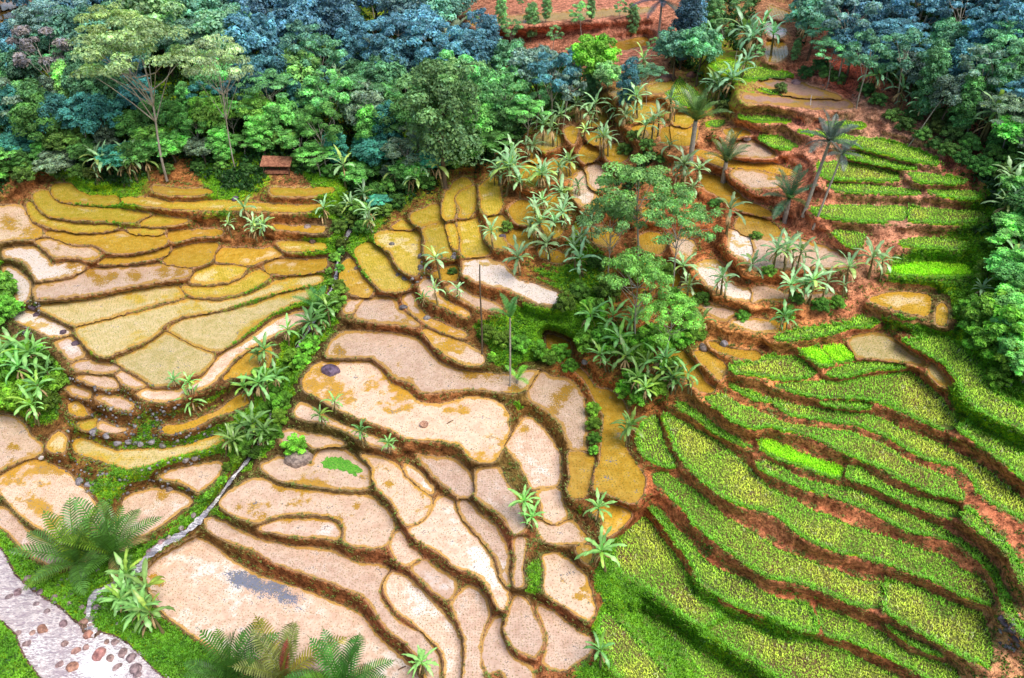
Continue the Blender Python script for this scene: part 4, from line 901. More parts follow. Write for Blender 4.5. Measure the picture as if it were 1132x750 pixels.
def palm(name, fx, fy, th_px, fr_px, n_, els, color, label, lean=(0, 0), rad=.13, vee=.5, dead=0, trunk=True, red=False):
    n = max(4, n_); fr_px *= .9; p, z = foot(fx, fy); s = float(px_per_m(fx, fy, z)); dep = PITCH+math.atan((fy-H0/2)/FPX); th = th_px/s/math.cos(dep); L = fr_px/s
    e = bpy.data.objects.new(name, None); COL.objects.link(e); e.location = p; e['label'] = label; e['category'] = 'palm'; e['group'] = 'palms among the terraces'; e.empty_display_size = .3
    top = np.array((lean[0]*th, lean[1]*th, th)); T_ = QB(); m = 12
    T_.tube([top*t+np.array((0, 0, -.2*(1-t))) for t in np.linspace(0, 1, m)], [rad*(1.25 if i == 0 else 1)*(1+.10*(i % 2))*(1-.25*i/m) for i in range(m)], n=9)
    tm = T_.mesh('trunk', True); link('trunk', tm, MB, e)
    F_ = QB()
    for k in range(n):
        t = (k+.5)/n; el = els[0]+(els[1]-els[0])*t+rng.normal(0, .08); frond(F_, top, k*2.4+rng.random()*.4, el, L*(.8+.4*rng.random()), .45+.7*t, (1, 1, 1) if rng.random() > .15 else (1.5, 1.1, .5), vee=vee)
    o = link('fronds', F_.mesh('fronds'), MPALM, e); o.color = (*(min(1, q*.95) for q in color), 1)
    if dead:
        D_ = QB()
        for k in range(dead): frond(D_, top-np.array((0, 0, .1)), k*2.1+1, .1, L*.8, 1.8, (1, 1, 1), vee=.1)
        o = link('dead_fronds', D_.mesh('dead_fronds'), MPALM, e); o.color = (.42, .30, .12, 1)
    if red:
        R_2 = QB(); frond(R_2, top, 1.2, 1.25, L*.75, .3, (1, 1, 1), vee=.3, ll=.3); o = link('red_frond', R_2.mesh('red_frond'), MPALM, e); o.color = (.40, .05, .06, 1)
    return e
MPALM = mat_leaf('palm_leaf', rough=.35, transl=.15, spec=.5, vary=.25)
palm('coconut_palm', 92, 636, 12, 64, 13, (1.45, .25), (.11, .26, .05), 'young trunkless coconut palm, left one of the pair beside the river bank', rad=.3, dead=2)
palm('coconut_palm', 133, 630, 16, 66, 13, (1.45, .15), (.10, .25, .04), 'young coconut palm, right one of the pair near where the stream turns', rad=.3, dead=3)
palm('coconut_palm', 262, 768, 12, 72, 14, (1.45, .2), (.09, .23, .04), 'young coconut palm at the bottom edge, leftmost of the three by the pale paddy', rad=.3, dead=2)
palm('coconut_palm', 318, 768, 14, 70, 14, (1.4, .1), (.22, .26, .07), 'yellowing coconut palm with one dark red frond at the bottom edge', rad=.3, dead=5, red=True)
palm('coconut_palm', 382, 778, 14, 76, 14, (1.45, .1), (.08, .26, .04), 'glossy green coconut palm at the bottom edge, rightmost of the three', rad=.3, dead=1)
palm('sugar_palm', 763, 180, 42, 40, 15, (1.4, .55), (.13, .25, .07), 'spiky upright palm with a pale trunk above the feathery trees', rad=.30, vee=.7)
palm('sugar_palm', 799, 203, 22, 36, 10, (1.4, .5), (.10, .20, .08), 'low dark upright palm on the edge of the ochre terraces', rad=.28, vee=.7)
palm('sugar_palm', 888, 238, 72, 36, 16, (1.35, -.15), (.12, .17, .15), 'tall dark palm with a thick round head, taller of the two by the red terraces', rad=.18, lean=(.12, 0), vee=.6)
palm('sugar_palm', 899, 252, 72, 26, 9, (1.0, -.3), (.12, .16, .15), 'thin leaning palm just right of the tall dark round-headed palm', rad=.11, lean=(.14, 0), vee=.4)
palm('sugar_palm', 867, 246, 24, 38, 13, (1.45, .1), (.09, .26, .13), 'squat blue-green palm at the foot of the two tall dark palms', rad=.26, vee=.6)
palm('coconut_palm', 564, 428, 72, 34, 5, (1.5, .8), (.10, .34, .08), 'slim young palm with a single upright plume in the central paddies', rad=.10)
palm('coconut_palm', 572, 425, 6, 30, 4, (1.2, .3), (.22, .62, .06), 'tiny bright green coconut seedling beside the slim young palm', rad=.12)
palm('coconut_palm', 352, 352, 10, 34, 9, (1.4, .5), (.10, .32, .09), 'small dark-fronded palm beside the round bush above the stream', rad=.2)
palm('coconut_palm', 500, 70, 26, 32, 12, (.9, -.4), (.36, .45, .30), 'pale coconut palm rising from the forest in front of the far red terraces', rad=.15, dead=4)
palm('coconut_palm', 300, 60, 34, 40, 14, (.8, -.5), (.10, .16, .24), 'dark blue-green palm with drooping fronds deep in the upper left forest', rad=.18, dead=2)
palm('coconut_palm', 728, 40, 34, 36, 14, (.9, -.4), (.08, .14, .22), 'dark palm with long drooping fronds above the lime-green tree', rad=.18)
# named trees -----------------------------------------------------------
GREY = (.36, .44, .30)
plant_tree('umbrella2', 188, 88, 52, (.20, .32, .18), '', fixed='tall pale umbrella tree with a straight whitish trunk at the forest edge', base_y=197, name='umbrella_tree', group='feathery umbrella trees')
plant_tree('umbrella0', 160, 62, 34, (.24, .36, .17), '', fixed='flat pale green umbrella crown just behind the tall pale umbrella tree', base_y=150, name='umbrella_tree', group='feathery umbrella trees')
plant_tree('umbrella1', 262, 92, 30, (.28, .40, .28), '', fixed='slim grey-green umbrella tree with a leaning trunk right of the tallest one', base_y=186, name='umbrella_tree', group='feathery umbrella trees')
plant_tree('feather2', 700, 216, 48, (.13, .28, .10), '', fixed='broad feathery tree, highest of the central group on the ridge', base_y=300, name='umbrella_tree', group='feathery umbrella trees')
plant_tree('feather0', 745, 250, 36, (.13, .29, .11), '', fixed='feathery tree at the right of the central ridge group', base_y=325, name='umbrella_tree', group='feathery umbrella trees')
plant_tree('feather1', 668, 248, 32, (.12, .25, .11), '', fixed='feathery tree at the left of the central ridge group', base_y=318, name='umbrella_tree', group='feathery umbrella trees')
plant_tree('feather1', 695, 312, 36, (.14, .32, .09), '', fixed='feathery tree with white forked trunks in the middle of the ridge group', base_y=388, name='umbrella_tree', group='feathery umbrella trees')
plant_tree('feather0', 735, 350, 32, (.15, .36, .08), '', fixed='lowest bright green feathery tree of the central group, above the shrubs', base_y=402, name='umbrella_tree', group='feathery umbrella trees')
plant_tree('ivy', 492, 122, 42, (.12, .25, .12), '', fixed='huge rounded tree smothered in small dark leaves beside the gully', base_y=208, name='forest_tree')
plant_tree('round1', 655, 68, 26, (.17, .42, .06), '', fixed='rounded lime-green tree standing below the far red terraces', name='forest_tree')
plant_tree('round0', 52, 98, 15, (.50, .62, .04), '', fixed='small vivid yellow-green tree in the left forest', name='forest_tree')
plant_tree('thin0', 66, 70, 28, (.20, .20, .26), '', fixed='purplish grey tree with a bare white trunk in the left forest', base_y=128, name='forest_tree')
plant_tree('round2', 118, 42, 22, (.48, .42, .16), '', fixed='tawny ochre-leaved tree behind the tall pale umbrella tree', name='forest_tree')
plant_tree('round0', 183, 28, 34, (.24, .42, .26), '', fixed='large pale green tree near the top, right of the tawny tree', name='forest_tree')
plant_tree('round1', 335, 85, 26, (.18, .38, .14), '', fixed='fresh green rounded tree in the middle of the left forest', name='forest_tree')
plant_tree('round2', 245, 130, 24, (.19, .40, .09), '', fixed='yellow-green tree right of the tall white trunk', name='forest_tree')
plant_tree('round0', 285, 122, 20, (.20, .42, .10), '', fixed='lime tree beside the pale banana plant above the little shelter', name='forest_tree')
plant_tree('tall0', 755, 38, 20, (.05, .11, .18), '', fixed='dark blue-green tree beside the terrace stairway at the top', name='forest_tree')
# forest fill -----------------------------------------------------------
FOR = [np.array(p_, float) for p_ in (
 [(-60, -70), (420, -70), (520, -20), (520, 8), (545, 55), (590, 75), (640, 75), (700, 85), (740, 75), (735, 30), (765, 10), (772, 60), (700, 96), (620, 100), (570, 140), (545, 165), (505, 178), (440, 205), (420, 225), (385, 205), (372, 176), (230, 172), (120, 178), (60, 185), (-60, 200), (-60, 90), (15, 60), (70, 22), (-60, 18)],
 [(868, -70), (1190, -70), (1190, 190), (1110, 150), (1060, 122), (1015, 98), (980, 80), (945, 72), (900, 58), (880, 20)],
 [(1118, 205), (1180, 170), (1180, 420), (1118, 410), (1104, 350), (1110, 320)])]
pts_ = []
cand = np.stack([rng.uniform(-60, 1190, 40000), rng.uniform(-75, 420, 40000)], 1); okc = np.zeros(len(cand), bool)
for pl in FOR: okc |= inside(pl, cand[:, 0], cand[:, 1])
clear_ = [(10, 14, 38), (45, 0, 24), (394, 133, 14), (305, 184, 32), (950, 86, 12), (205, 170, 10)]
SPECIAL = [(188, 88, 36), (492, 122, 38), (655, 68, 22), (52, 98, 14), (66, 70, 18), (118, 42, 16), (183, 28, 24), (335, 85, 18), (245, 130, 16), (285, 122, 16), (755, 38, 16), (300, 40, 18), (500, 40, 14), (302, 127, 12), (375, 85, 12)]
for c in cand[okc]:
    if c[0] < -28 or c[0] > 1160 or c[1] < -30: continue
    if any(math.hypot(c[0]-a, c[1]-b) < r for a, b, r in clear_+SPECIAL): continue
    mind = 21.5 if c[1] < 60 else 18.5
    if all((c[0]-q[0])**2+(c[1]-q[1])**2 > mind**2 for q in pts_): pts_.append(c)
    if len(pts_) > 278: break
pts_.sort(key=lambda c: c[1])
for k, c in enumerate(pts_):
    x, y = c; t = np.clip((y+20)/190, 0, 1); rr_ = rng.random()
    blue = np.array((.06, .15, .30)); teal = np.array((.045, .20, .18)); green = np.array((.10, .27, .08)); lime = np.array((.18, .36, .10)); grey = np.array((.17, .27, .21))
    base = blue*(1-t)+teal*t  # upper crowns bluer, the blue of shade put into the leaf colour
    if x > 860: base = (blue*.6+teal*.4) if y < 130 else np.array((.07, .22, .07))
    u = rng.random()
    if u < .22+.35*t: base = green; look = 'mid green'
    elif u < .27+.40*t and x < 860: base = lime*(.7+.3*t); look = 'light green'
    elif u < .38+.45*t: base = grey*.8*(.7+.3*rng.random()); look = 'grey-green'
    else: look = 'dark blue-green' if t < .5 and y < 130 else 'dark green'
    base = base*(.6+.9*rng.random()); hz = .72*np.clip(1-(y+10)/150, 0, 1); base = (base*(1-hz)+np.array((.10, .22, .36))*hz)*1.25  # hz paints distance haze into the crown colour
    r = (16+11*rng.random())*(1.18 if y < 60 else 1.02)
    kd = 'round%d' % rng.integers(3) if rr_ < .5 else ('tall%d' % rng.integers(2) if rr_ < .68 else ('thin%d' % rng.integers(2) if rr_ < .86 else 'umbrella%d' % rng.integers(3)))
    shape = {'r': 'round-crowned', 't': 'tall narrow', 'u': 'flat-crowned'}[kd[0]] if not kd.startswith('thin') else 'open-crowned'
    if kd[0] == 't' and kd[1] == 'a': r *= .72
    st = 1.0
    if y > 150: st = .6
    if y > 175 and x < 1000: r *= .75
    if x > 1060 and y > 180: st = .5
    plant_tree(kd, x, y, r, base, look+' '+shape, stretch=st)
# small field trees on the far terraces
for x, y, r in [(520, 22, 9), (548, 14, 8), (587, 22, 9), (610, 8, 9), (612, 38, 10), (640, 22, 11), (575, 5, 8), (660, 8, 8), (700, 26, 9), (560, 38, 9), (800, 36, 12), (790, 14, 10), (770, 30, 10), (815, 10, 9), (842, 60, 7), (878, 62, 8), (685, 10, 8), (632, 60, 10), (720, 55, 9)]:
    plant_tree('thin%d' % rng.integers(2) if rng.random() < .6 else 'tall%d' % rng.integers(2), x+rng.normal(0, 4), y+rng.normal(0, 3), r*(.7+.6*rng.random()), np.array((.16, .34, .17))*(.8+.5*rng.random()), 'small green', noun='field tree', group='small trees on the far terraces', name='field_tree')
# bushes
BUSH = """262,508,6 252,516,6 246,530,5 268,500,7 376,296,6 366,312,6 370,285,7 378,278,6 364,300,5 230,548,5 985,128,9 1000,140,10 1018,150,10 1032,160,9 1048,168,10 1062,176,11 1078,184,11 1092,190,12 1108,196,12 1125,202,13 1030,142,11 1050,150,12 1070,160,12 1095,172,13 1120,184,13 970,112,9 955,100,9 925,88,9 912,82,9 1008,128,10 1040,130,11 540,368,11 556,374,12 574,380,12 592,386,13 606,394,12 620,390,12 630,404,10 655,452,9 656,468,9 657,484,8 656,498,7 3,318,20 8,345,16 12,402,18 30,396,17 48,404,16 62,424,14 25,440,17 52,446,15 8,440,16 303,432,15 290,418,13 312,444,13 270,490,13
300,480,13 328,396,13 343,382,13 371,334,14 376,318,10 361,348,12 335,398,10 316,410,12 310,462,12 295,452,11 285,500,9 328,492,13 1090,350,26 1120,368,28 1088,380,20 1120,402,22 1078,362,16 1108,240,12 1125,255,14 1112,214,11 1096,268,9 1112,305,13 1128,328,20 1090,300,14 1070,340,14 1102,420,12
650,378,16 670,372,18 690,384,18 708,392,16 728,374,17 748,376,16 766,368,14 655,340,16 672,322,16 640,322,14 758,345,14 715,372,16 700,420,14 725,428,14 690,430,12 625,335,14 705,440,12 740,404,14
400,232,13 388,246,12 412,214,14 430,205,12 448,204,12 470,200,11 375,250,10 380,270,9 402,252,10 425,232,10 440,222,9 395,200,12 372,232,9 420,186,13 70,192,11 90,190,10 30,194,12 5,188,14 105,192,9 185,187,8 220,184,8 245,182,8 275,186,7 325,180,9 345,184,8 365,190,9
820,350,8 850,300,8 925,335,9 905,338,10 870,345,10 880,330,9 775,330,10 745,325,10 950,215,0 790,225,8 835,262,7 545,395,7 500,300,6 560,250,8 700,300,14 735,300,12 660,290,12 1010,100,12 980,75,12 905,75,10 890,82,9 862,98,7 800,118,8 1050,128,10 1100,160,12 1125,170,12 700,150,8 690,165,9 715,160,9 730,175,9"""
for tok in BUSH.split():
    x, y, r = map(float, tok.split(','))
    if r < 1: continue
    nearc = 1-np.clip(y/420, 0, 1); u = rng.random()
    base = (np.array((.09, .27, .03))*(1-nearc)+np.array((.05, .16, .07))*nearc)*(.45+1.1*u)+np.array((.05, .02, 0))*rng.random()
    plant_tree('bush%d' % rng.integers(3), x, y, r, base, ('large' if r >= 16 else 'small' if r < 10 else 'mid-sized')+(' light green' if u > .6 else ' dark green' if u < .3 else ' green'), noun='bush', cat='bush', group='bushes on the banks', name='bush')
# ------------------------------------------------------------------ stones
MROCK = NT('wet_stone'); _f = MROCK.noise(MROCK.pos(), 3, 6, .7); MROCK.bump(_f, .8, .1)
MROCK = MROCK.fin(MROCK.mix(1, MROCK.mix(MROCK.ramp(_f, .35, .65), (.4, .35, .35), (1.2, 1.1, 1.05)), MROCK.node('ShaderNodeObjectInfo').outputs['Color'], 'MULTIPLY'), .55, .4)
def rock_mesh(seed):
    import bmesh
    bm = bmesh.new(); bmesh.ops.create_icosphere(bm, subdivisions=3, radius=1); r = random.Random(seed); ks = [Vector((r.gauss(0, 1), r.gauss(0, 1), r.gauss(0, 1))).normalized() for _ in range(9)]; hs = [.62+.3*r.random() for _ in ks]
    for v in bm.verts:
        p = v.co.copy()
        for q, h in zip(ks, hs):
            dd = p.dot(q)
            if dd > h: p -= q*(dd-h)*.9
        v.co = p
    m = bpy.data.meshes.new('rock'); bm.to_mesh(m); bm.free(); m.materials.append(MROCK); return m
RM = [rock_mesh(s) for s in range(5)]
ROCKS = """x 128,652,4,.35,.3,.34 140,640,4,.4,.33,.35 156,622,3,.4,.33,.35 186,594,3,.42,.36,.36 200,584,3,.4,.34,.34 214,570,3,.38,.33,.33 98,676,4,.4,.33,.35 101,692,4,.45,.35,.33 20,700,3,.4,.3,.3 30,712,4,.4,.3,.3 36,700,3,.5,.35,.3 10,660,3,.35,.28,.3 72,712,4,.42,.3,.28 95,716,3,.45,.3,.28 66,735,4,.42,.3,.3 122,728,4,.42,.3,.28 136,722,5,.38,.28,.28 128,710,4,.4,.3,.3 90,672,3,.35,.28,.3 76,668,3,.35,.28,.3 52,676,3,.35,.28,.3 40,668,3,.35,.28,.3 365,411,10,.16,.12,.20 330,506,15,.36,.30,.26 47,696,5,.45,.25,.18 80,738,6,.5,.28,.2 110,724,7,.55,.28,.26 98,702,5,.5,.26,.2 150,740,6,.34,.26,.28 145,728,5,.34,.26,.28 152,746,4,.34,.26,.28 84,720,4,.5,.3,.26 118,710,3,.4,.28,.24 178,600,5,.42,.28,.3 172,606,4,.4,.28,.3 165,610,4,.35,.26,.3 148,628,4,.4,.3,.3 107,672,4,.3,.25,.3 102,684,4,.3,.25,.3 112,662,3,.3,.25,.3 92,688,4,.4,.25,.2 60,662,4,.3,.22,.25 30,640,4,.3,.22,.25 44,655,3,.3,.22,.25 20,655,4,.35,.25,.28 70,690,4,.35,.25,.28 130,738,4,.4,.3,.3 46,506,3,.6,.58,.56 104,478,5,.3,.3,.34 118,482,4,.34,.34,.38 130,490,4,.3,.3,.34 142,488,4,.3,.3,.34 155,490,4,.34,.34,.38 168,488,4,.3,.3,.34 180,492,4,.3,.3,.3 88,532,4,.3,.3,.34 98,536,4,.3,.3,.34 205,508,4,.3,.28,.28 215,506,4,.3,.28,.28 188,540,4,.3,.25,.22 36,340,4,.14,.10,.14 42,348,4,.14,.10,.14 70,368,4,.14,.10,.14 84,380,4,.14,.10,.14 260,220,4,.14,.10,.18 340,251,4,.4,.34,.32 352,222,3,.2,.12,.1 345,266,4,.2,.14,.12 448,308,4,.2,.2,.22 440,304,3,.2,.2,.22 472,352,4,.3,.3,.3 446,340,4,.16,.16,.18 501,285,4,.16,.16,.18 503,281,3,.2,.2,.22 555,262,4,.14,.12,.16 394,297,3,.2,.16,.14 466,283,4,.18,.18,.2 465,296,4,.18,.18,.2 433,270,3,.2,.2,.2 649,388,3,.6,.55,.5 647,400,4,.2,.2,.2 778,384,6,.2,.17,.16 800,380,5,.25,.25,.28 735,88,6,.30,.16,.12 742,86,5,.28,.15,.12 765,84,6,.4,.18,.14 826,153,4,.35,.3,.3 880,92,5,.3,.2,.22 872,90,4,.4,.2,.14 843,247,4,.25,.2,.2 722,250,0,.2,.2,.2 1112,690,4,.12,.1,.14 1120,698,4,.12,.1,.14 1108,684,4,.12,.1,.14 1124,706,4,.12,.1,.14 1105,415,3,.2,.2,.2 1115,425,4,.2,.2,.2"""
gi = 0
for tok in ROCKS.split()[1:]:
    x, y, r, a, b, c = map(float, tok.split(','))
    if r < 1: continue
    p, z = foot(x, y)
    if rin[np.clip(np.searchsorted(ty_, y), 0, len(ty_)-1), np.clip(np.searchsorted(tx, x), 0, len(tx)-1)]: z = 0
    fi = int(gidx(ins, x, y)); z = fields[fi]['z'] if fi >= 0 else z; p = unproj(x, y, z); s = float(px_per_m(x, y, z)); R = r/s
    o = bpy.data.objects.new('boulder' if r > 8 else 'rock', RM[gi % 5]); gi += 1; COL.objects.link(o); o.location = (p[0], p[1], z-R*.05); o.scale = (R*(1+.3*rng.random()), R, R*.75); o.rotation_euler = (0, 0, rng.random()*6)
    o.color = (a, b, c, 1); o['category'] = 'rock'
    look = ('large ' if r > 8 else 'small ' if r <= 4 else '')+('reddish' if a > 1.4*c else 'pale' if a > .5 else 'dark' if a < .22 else 'grey')
    if r <= 8: o['group'] = 'stones lying on the banks and in the river'
    ALL.append((o, x, y, look, 'rock'))
# loose stones on the stony bank
stp = []
for (x0, y0, x1, y1, n) in ((75, 415, 200, 500, 260), (60, 500, 230, 555, 160), (15, 325, 45, 370, 60), (190, 470, 260, 500, 70), (60, 640, 150, 700, 60), (900, 66, 980, 110, 30), (440, 290, 480, 320, 26), (1105, 680, 1130, 720, 30), (0, 600, 150, 690, 160)):
    for _ in range(n):
        x, y = rng.uniform(x0, x1), rng.uniform(y0, y1)
        if gidx(ins, x, y) < 0: stp.append(foot(x, y)[0])
stp = np.array(stp); cube = np.array([(-1, -1, -.6), (1, -1, -.6), (1, 1, -.6), (-1, 1, -.6), (-.6, -.7, .6), (.7, -.6, .5), (.6, .7, .6), (-.7, .6, .5)]); cf = np.array([(0, 3, 2, 1), (4, 5, 6, 7), (0, 1, 5, 4), (1, 2, 6, 5), (2, 3, 7, 6), (3, 0, 4, 7)])
Bq = QB()
for q in stp:
    a = rng.random()*6; R3 = np.array([[math.cos(a), -math.sin(a), 0], [math.sin(a), math.cos(a), 0], [0, 0, 1]]); k = .07+.13*rng.random()**2
    Bq.add(q+(cube*(1+.3*rng.normal(0, 1, (8, 1))*.5)*k)@R3.T, cf, np.tile(np.array((.34, .32, .34))*(.3+rng.random()), (8, 1)))
link('gravel', Bq.mesh('gravel', True), MTUFT, kind='stuff', label='loose grey stones scattered over the muddy bank and river edge', category='stones')
# ------------------------------------------------------------------ small things
def flat_patch(name, pts, lift, mat, **pr):
    fi = int(gidx(ins, *np.mean(pts, 0))); P = catmull(np.array(pts, float), True, 2); z = fields[fi]['z'] if fi >= 0 else float(grid_z(*P.mean(0))); V = unproj(P[:, 0], P[:, 1], z+lift)
    V[:, :2] += rng.normal(0, .09, (len(V), 2)); me = bpy.data.meshes.new(name); me.from_pydata([tuple(v) for v in V], [], [tuple(t) for t in tessellate_polygon([[Vector(v) for v in V]])]); return link(name, me, mat, **pr), P, z
nD = NT('duckweed'); fD = nD.noise(nD.pos(), 8, 5, .7); nD.bump(fD, 1, .05); nD.fin(nD.mix(nD.ramp(fD, .3, .7), (.04, .22, .02), (.20, .56, .05)), .7, .3)
flat_patch('duckweed', [(356, 511), (362, 506), (378, 506), (389, 512), (397, 517), (401, 521), (394, 523), (393, 527), (388, 525), (380, 521), (368, 519), (358, 516)], .03, nD.m, kind='stuff', label='bright green duckweed mat floating on the paddy by the boulder', category='duckweed')
def simple_mat(name, a, b, sc=4, rough=.8):
    n = NT(name); f = n.noise(n.pos(), sc, 5, .7); n.bump(f, .6, .05); return n.fin(n.mix(n.ramp(f, .35, .65), a, b), rough, .2)
def at_field(x, y):
    fi = int(gidx(ins, x, y)); z = fields[fi]['z'] if fi >= 0 else float(grid_z(x, y)); return unproj(x, y, z)
# basket with rim
p = at_field(469, 471); s_ = float(px_per_m(469, 471, p[2])); B = QB(); R = 5/s_; a = np.linspace(0, 2*math.pi, 17)
prof_ = [(.0, .03), (.6, .03), (.85, .3), (1.0, .62), (.9, .62), (.75, .32), (.5, .12), (.0, .12)]
V = np.array([(math.cos(t)*r*R, math.sin(t)*r*R, h*R) for r, h in prof_ for t in a[:-1]]); i = np.arange(len(V)).reshape(len(prof_), 16); F = np.stack([i[:-1], np.roll(i[:-1], -1, 1), np.roll(i[1:], -1, 1), i[1:]], -1).reshape(-1, 4)
o = link('basket', mesh_np('basket', V, F, True), simple_mat('woven_basket', (.25, .12, .07), (.62, .38, .27), 9), label='small round brown basket lying in the large central muddy paddy', category='basket'); o.location = p
# driftwood lying in the paddies
MW = simple_mat('dead_wood', (.08, .05, .03), (.30, .2, .12), 6)
for (x0, y0, x1, y1, lab) in ((494, 469, 501, 465, 'short dark stick floating right of the round basket'), (440, 741, 449, 737, 'crooked twig in the paddy at the bottom edge right of the coconut palms'), (750, 430, 760, 443, 'pale dry branch leaning beside the shrubs above the long ochre paddy')):
    a_, b_ = at_field(x0, y0), at_field(x1, y1); T_ = QB(); m_ = (a_+b_)/2+np.array((.05, .04, .06)); T_.tube([a_+(0, 0, .03), m_, b_+(0, 0, .05)], [.05, .06, .03], n=6)
    link('stick', T_.mesh('stick', True), MW, label=lab, category='stick')
def pole(x, y, h_px, rad, mat, name, label, cat, lean=(0, 0)):
    p, z = foot(x, y); s = float(px_per_m(x, y, z)); h = h_px/s/math.cos(PITCH+math.atan((y-H0/2)/FPX)); T_ = QB(); T_.tube([np.array((lean[0]*h*t+.04*math.sin(t*6), lean[1]*h*t, h*t-.2*(1-t))) for t in np.linspace(0, 1, 9)], np.linspace(rad, rad*.6, 9), n=8)
    o = link(name, T_.mesh(name, True), mat, label=label, category=cat); o.location = p; return o
pole(533, 392, 92, .11, MBD, 'dead_trunk', 'dark bare dead trunk standing left of the slim young palm', 'dead tree')
pole(1001, 165, 46, .06, MB, 'pole', 'thin pale pole leaning over the red terrace edge at the upper right', 'pole', (.42, 0))
pole(895, 118, 11, .05, simple_mat('white_pipe', (.7, .7, .72), (.85, .85, .85)), 'pipe', 'short white pipe standing on the uppermost red terrace wall', 'pipe')
pole(810, 88, 28, .04, MB, 'pole', 'thin upright stake left of the tall banana clump at the top terraces', 'pole')
# little shelter at the forest edge
def box(B, x0, x1, y0, y1, z0, z1, col=(1, 1, 1)):
    V = np.array([(x, y, z) for z in (z0, z1) for y in (y0, y1) for x in (x0, x1)], float); B.add(V, np.array([(0, 2, 3, 1), (4, 5, 7, 6), (0, 1, 5, 4), (2, 6, 7, 3), (0, 4, 6, 2), (1, 3, 7, 5)]), np.tile(np.array(col, float), (8, 1)))
p, z = foot(308, 188); s = float(px_per_m(308, 188, z)); k = 1.0; e = bpy.data.objects.new('field_shelter', None); COL.objects.link(e); e.location = p; e['label'] = 'small open shelter with a rust-brown roof at the foot of the forest'; e['category'] = 'shelter'
MRF = simple_mat('rusty_thatch', (.22, .08, .05), (.50, .22, .13), 3); MDK = simple_mat('old_boards', (.05, .03, .025), (.16, .10, .07), 5)
B = QB(); V = np.array([(-1.9, -1.3, 1.15), (1.9, -1.3, 1.1), (2.0, .2, 1.75), (-1.8, .25, 1.85), (1.9, 1.4, 1.2), (-1.9, 1.4, 1.25)]); V2 = V-np.array((0, 0, .12)); VV = np.concatenate([V, V2])
B.add(VV, np.array([(0, 1, 2, 3), (3, 2, 4, 5), (6, 9, 8, 7), (9, 11, 10, 8), (0, 6, 7, 1), (4, 10, 11, 5), (1, 7, 8, 2), (2, 8, 10, 4), (0, 3, 9, 6), (3, 5, 11, 9)]), np.ones((12, 3))); link('roof', B.mesh('roof'), MRF, e)
for sx in (-1.6, 1.6):
    for sy in (-1.05, 1.15): B = QB(); B.tube([(sx, sy, -.3), (sx, sy, 1.25)], [.07, .06], n=6); link('post', B.mesh('post', True), MDK, e)
B = QB(); box(B, -1.55, 1.55, .9, 1.0, 0, 1.15); link('back_wall', B.mesh('wall'), MDK, e); B = QB(); box(B, -1.5, 1.5, -1.0, .85, -.1, .32); link('platform', B.mesh('platform'), MRF, e)
# ------------------------------------------------------------------ labels: look + place, made unique by rank
LM = [(188, 110, 'the tall pale umbrella tree'), (492, 122, 'the huge small-leaved rounded tree'), (655, 68, 'the lime-green rounded tree'), (52, 98, 'the vivid yellow-green tree'), (118, 42, 'the tawny ochre-leaved tree'), (308, 182, 'the rust-roofed shelter'), (766, 150, 'the spiky upright palm'),
 (902, 180, 'the tall dark round-headed palm'), (700, 240, 'the central feathery trees'), (500, 46, 'the pale coconut palm in the forest'), (300, 30, 'the drooping blue-green forest palm'), (564, 360, 'the slim young palm'), (112, 600, 'the pair of coconut palms'), (320, 735, 'the coconut palms at the bottom edge'),
 (330, 503, 'the boulder by the duckweed'), (469, 471, 'the round basket'), (365, 411, 'the dark purple rock'), (1020, 298, 'the oval lime seedling bed'), (932, 390, 'the twin lime seedling beds'), (1011, 140, 'the leaning pale pole'), (394, 133, 'the red earth patch in the forest'), (855, 55, 'the milky ponds at the top'),
 (60, 715, 'the brown river'), (110, 690, 'the mouth of the stream'), (690, 540, 'the foot of the long ochre paddy'), (20, 310, 'the white pool at the left edge'), (1060, 60, 'the right-hand forest edge'), (275, 250, 'the grassy islet in the left terraces'), (160, 480, 'the stony bank'), (640, 150, 'the upper banana grove'), (550, 215, 'the banana clump above the olive terraces'), (1100, 360, 'the big bushes at the right edge'), (720, 420, 'the shrubs above the long ochre paddy'), (300, 440, 'the stream thicket'), (30, 410, 'the thicket at the left edge'), (1090, 150, 'the broad-leaved bananas at the right'), (620, 20, 'the far red terraces')]
groups = {}
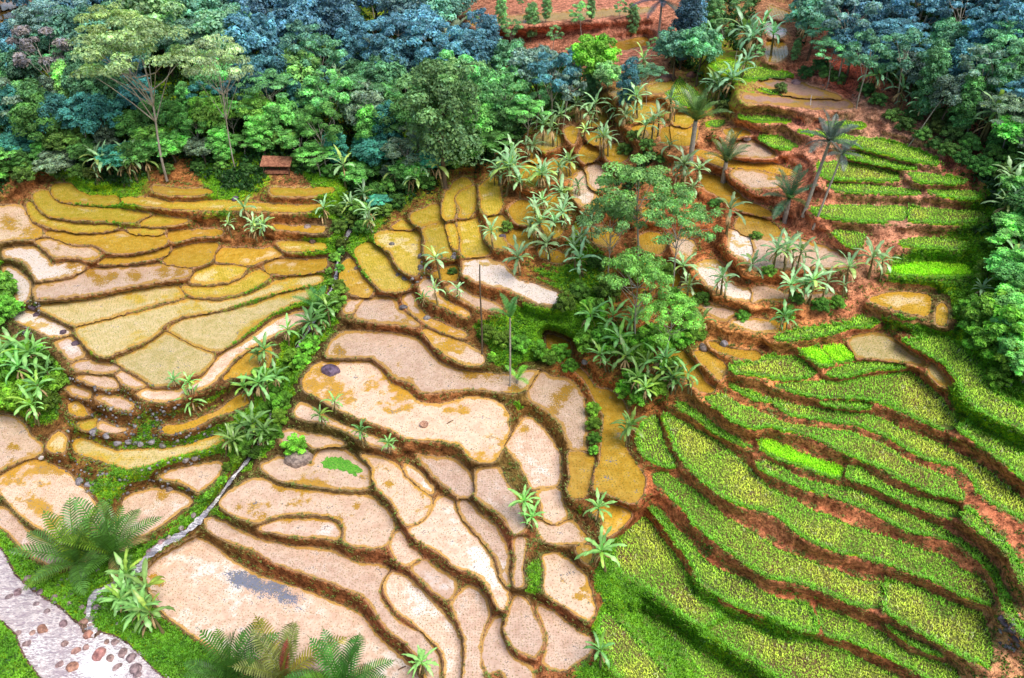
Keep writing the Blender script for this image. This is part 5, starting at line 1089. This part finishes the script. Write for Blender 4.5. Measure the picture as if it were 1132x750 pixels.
for rec in ALL:
    o, x, y, look, noun = rec; best = min(LM, key=lambda l: math.hypot((x-l[0]), (y-l[1])*1.2)); dx, dy = x-best[0], y-best[1]
    if math.hypot(dx, dy) < 16 and abs(dy) < 10: rel = 'next to'
    elif abs(dx) > abs(dy)*1.1: rel = 'left of' if dx < 0 else 'right of'
    else: rel = 'uphill behind' if dy < 0 else 'downhill of'
    groups.setdefault((look.strip(), noun, rel, best[2]), []).append((math.hypot(dx, dy), o))
ORD = ['', 'second nearest', 'third nearest', 'fourth nearest', 'fifth nearest', 'sixth nearest', 'seventh nearest', 'eighth nearest', 'ninth nearest', 'tenth nearest', 'eleventh nearest', 'twelfth nearest']
for (look, noun, rel, lm), L in groups.items():
    L.sort(key=lambda t: t[0])
    for i, (_, o) in enumerate(L):
        if len(L) == 1: o['label'] = f'{look} {noun} {rel} {lm}'
        else: o['label'] = f'{look} {noun} {rel} {lm}, {"nearest" if i == 0 else ORD[min(i, 11)]}'
# ------------------------------------------------------------------ camera, sky and sun
cam = bpy.data.cameras.new('camera'); co = bpy.data.objects.new('camera', cam); COL.objects.link(co)
cam.sensor_width = 36; cam.lens = 18/math.tan(HFOV/2); cam.clip_end = 4000; cam.clip_start = .5
co.location = (0, 0, CAMH); co.rotation_euler = (math.pi/2-PITCH, 0, 0); scene.camera = co
world = bpy.data.worlds.new('World'); scene.world = world; world.use_nodes = True; wn = world.node_tree.nodes; wl = world.node_tree.links
bgn = wn.get('Background') or wn.new('ShaderNodeBackground'); sky = wn.new('ShaderNodeTexSky'); sky.sky_type = 'NISHITA'; sky.sun_disc = False
SE, SR = math.radians(60), math.radians(130)
sky.sun_elevation = SE; sky.sun_rotation = SR; sky.air_density = 1.0; sky.dust_density = 3.0; sky.ozone_density = .6
wl.new(sky.outputs[0], bgn.inputs[0]); bgn.inputs[1].default_value = .15
sun = bpy.data.lights.new('sun', 'SUN'); sun.energy = 3.3; sun.angle = math.radians(38); sun.color = (1, .96, .9)
so_ = bpy.data.objects.new('sun', sun); COL.objects.link(so_)
d = Vector((math.sin(SR)*math.cos(SE), math.cos(SR)*math.cos(SE), math.sin(SE))); so_.rotation_euler = d.to_track_quat('Z', 'Y').to_euler()
scene.view_settings.view_transform = 'Standard'; scene.view_settings.look = 'None'; scene.view_settings.exposure = 0
scene.cycles.max_bounces = 6; scene.cycles.transparent_max_bounces = 4
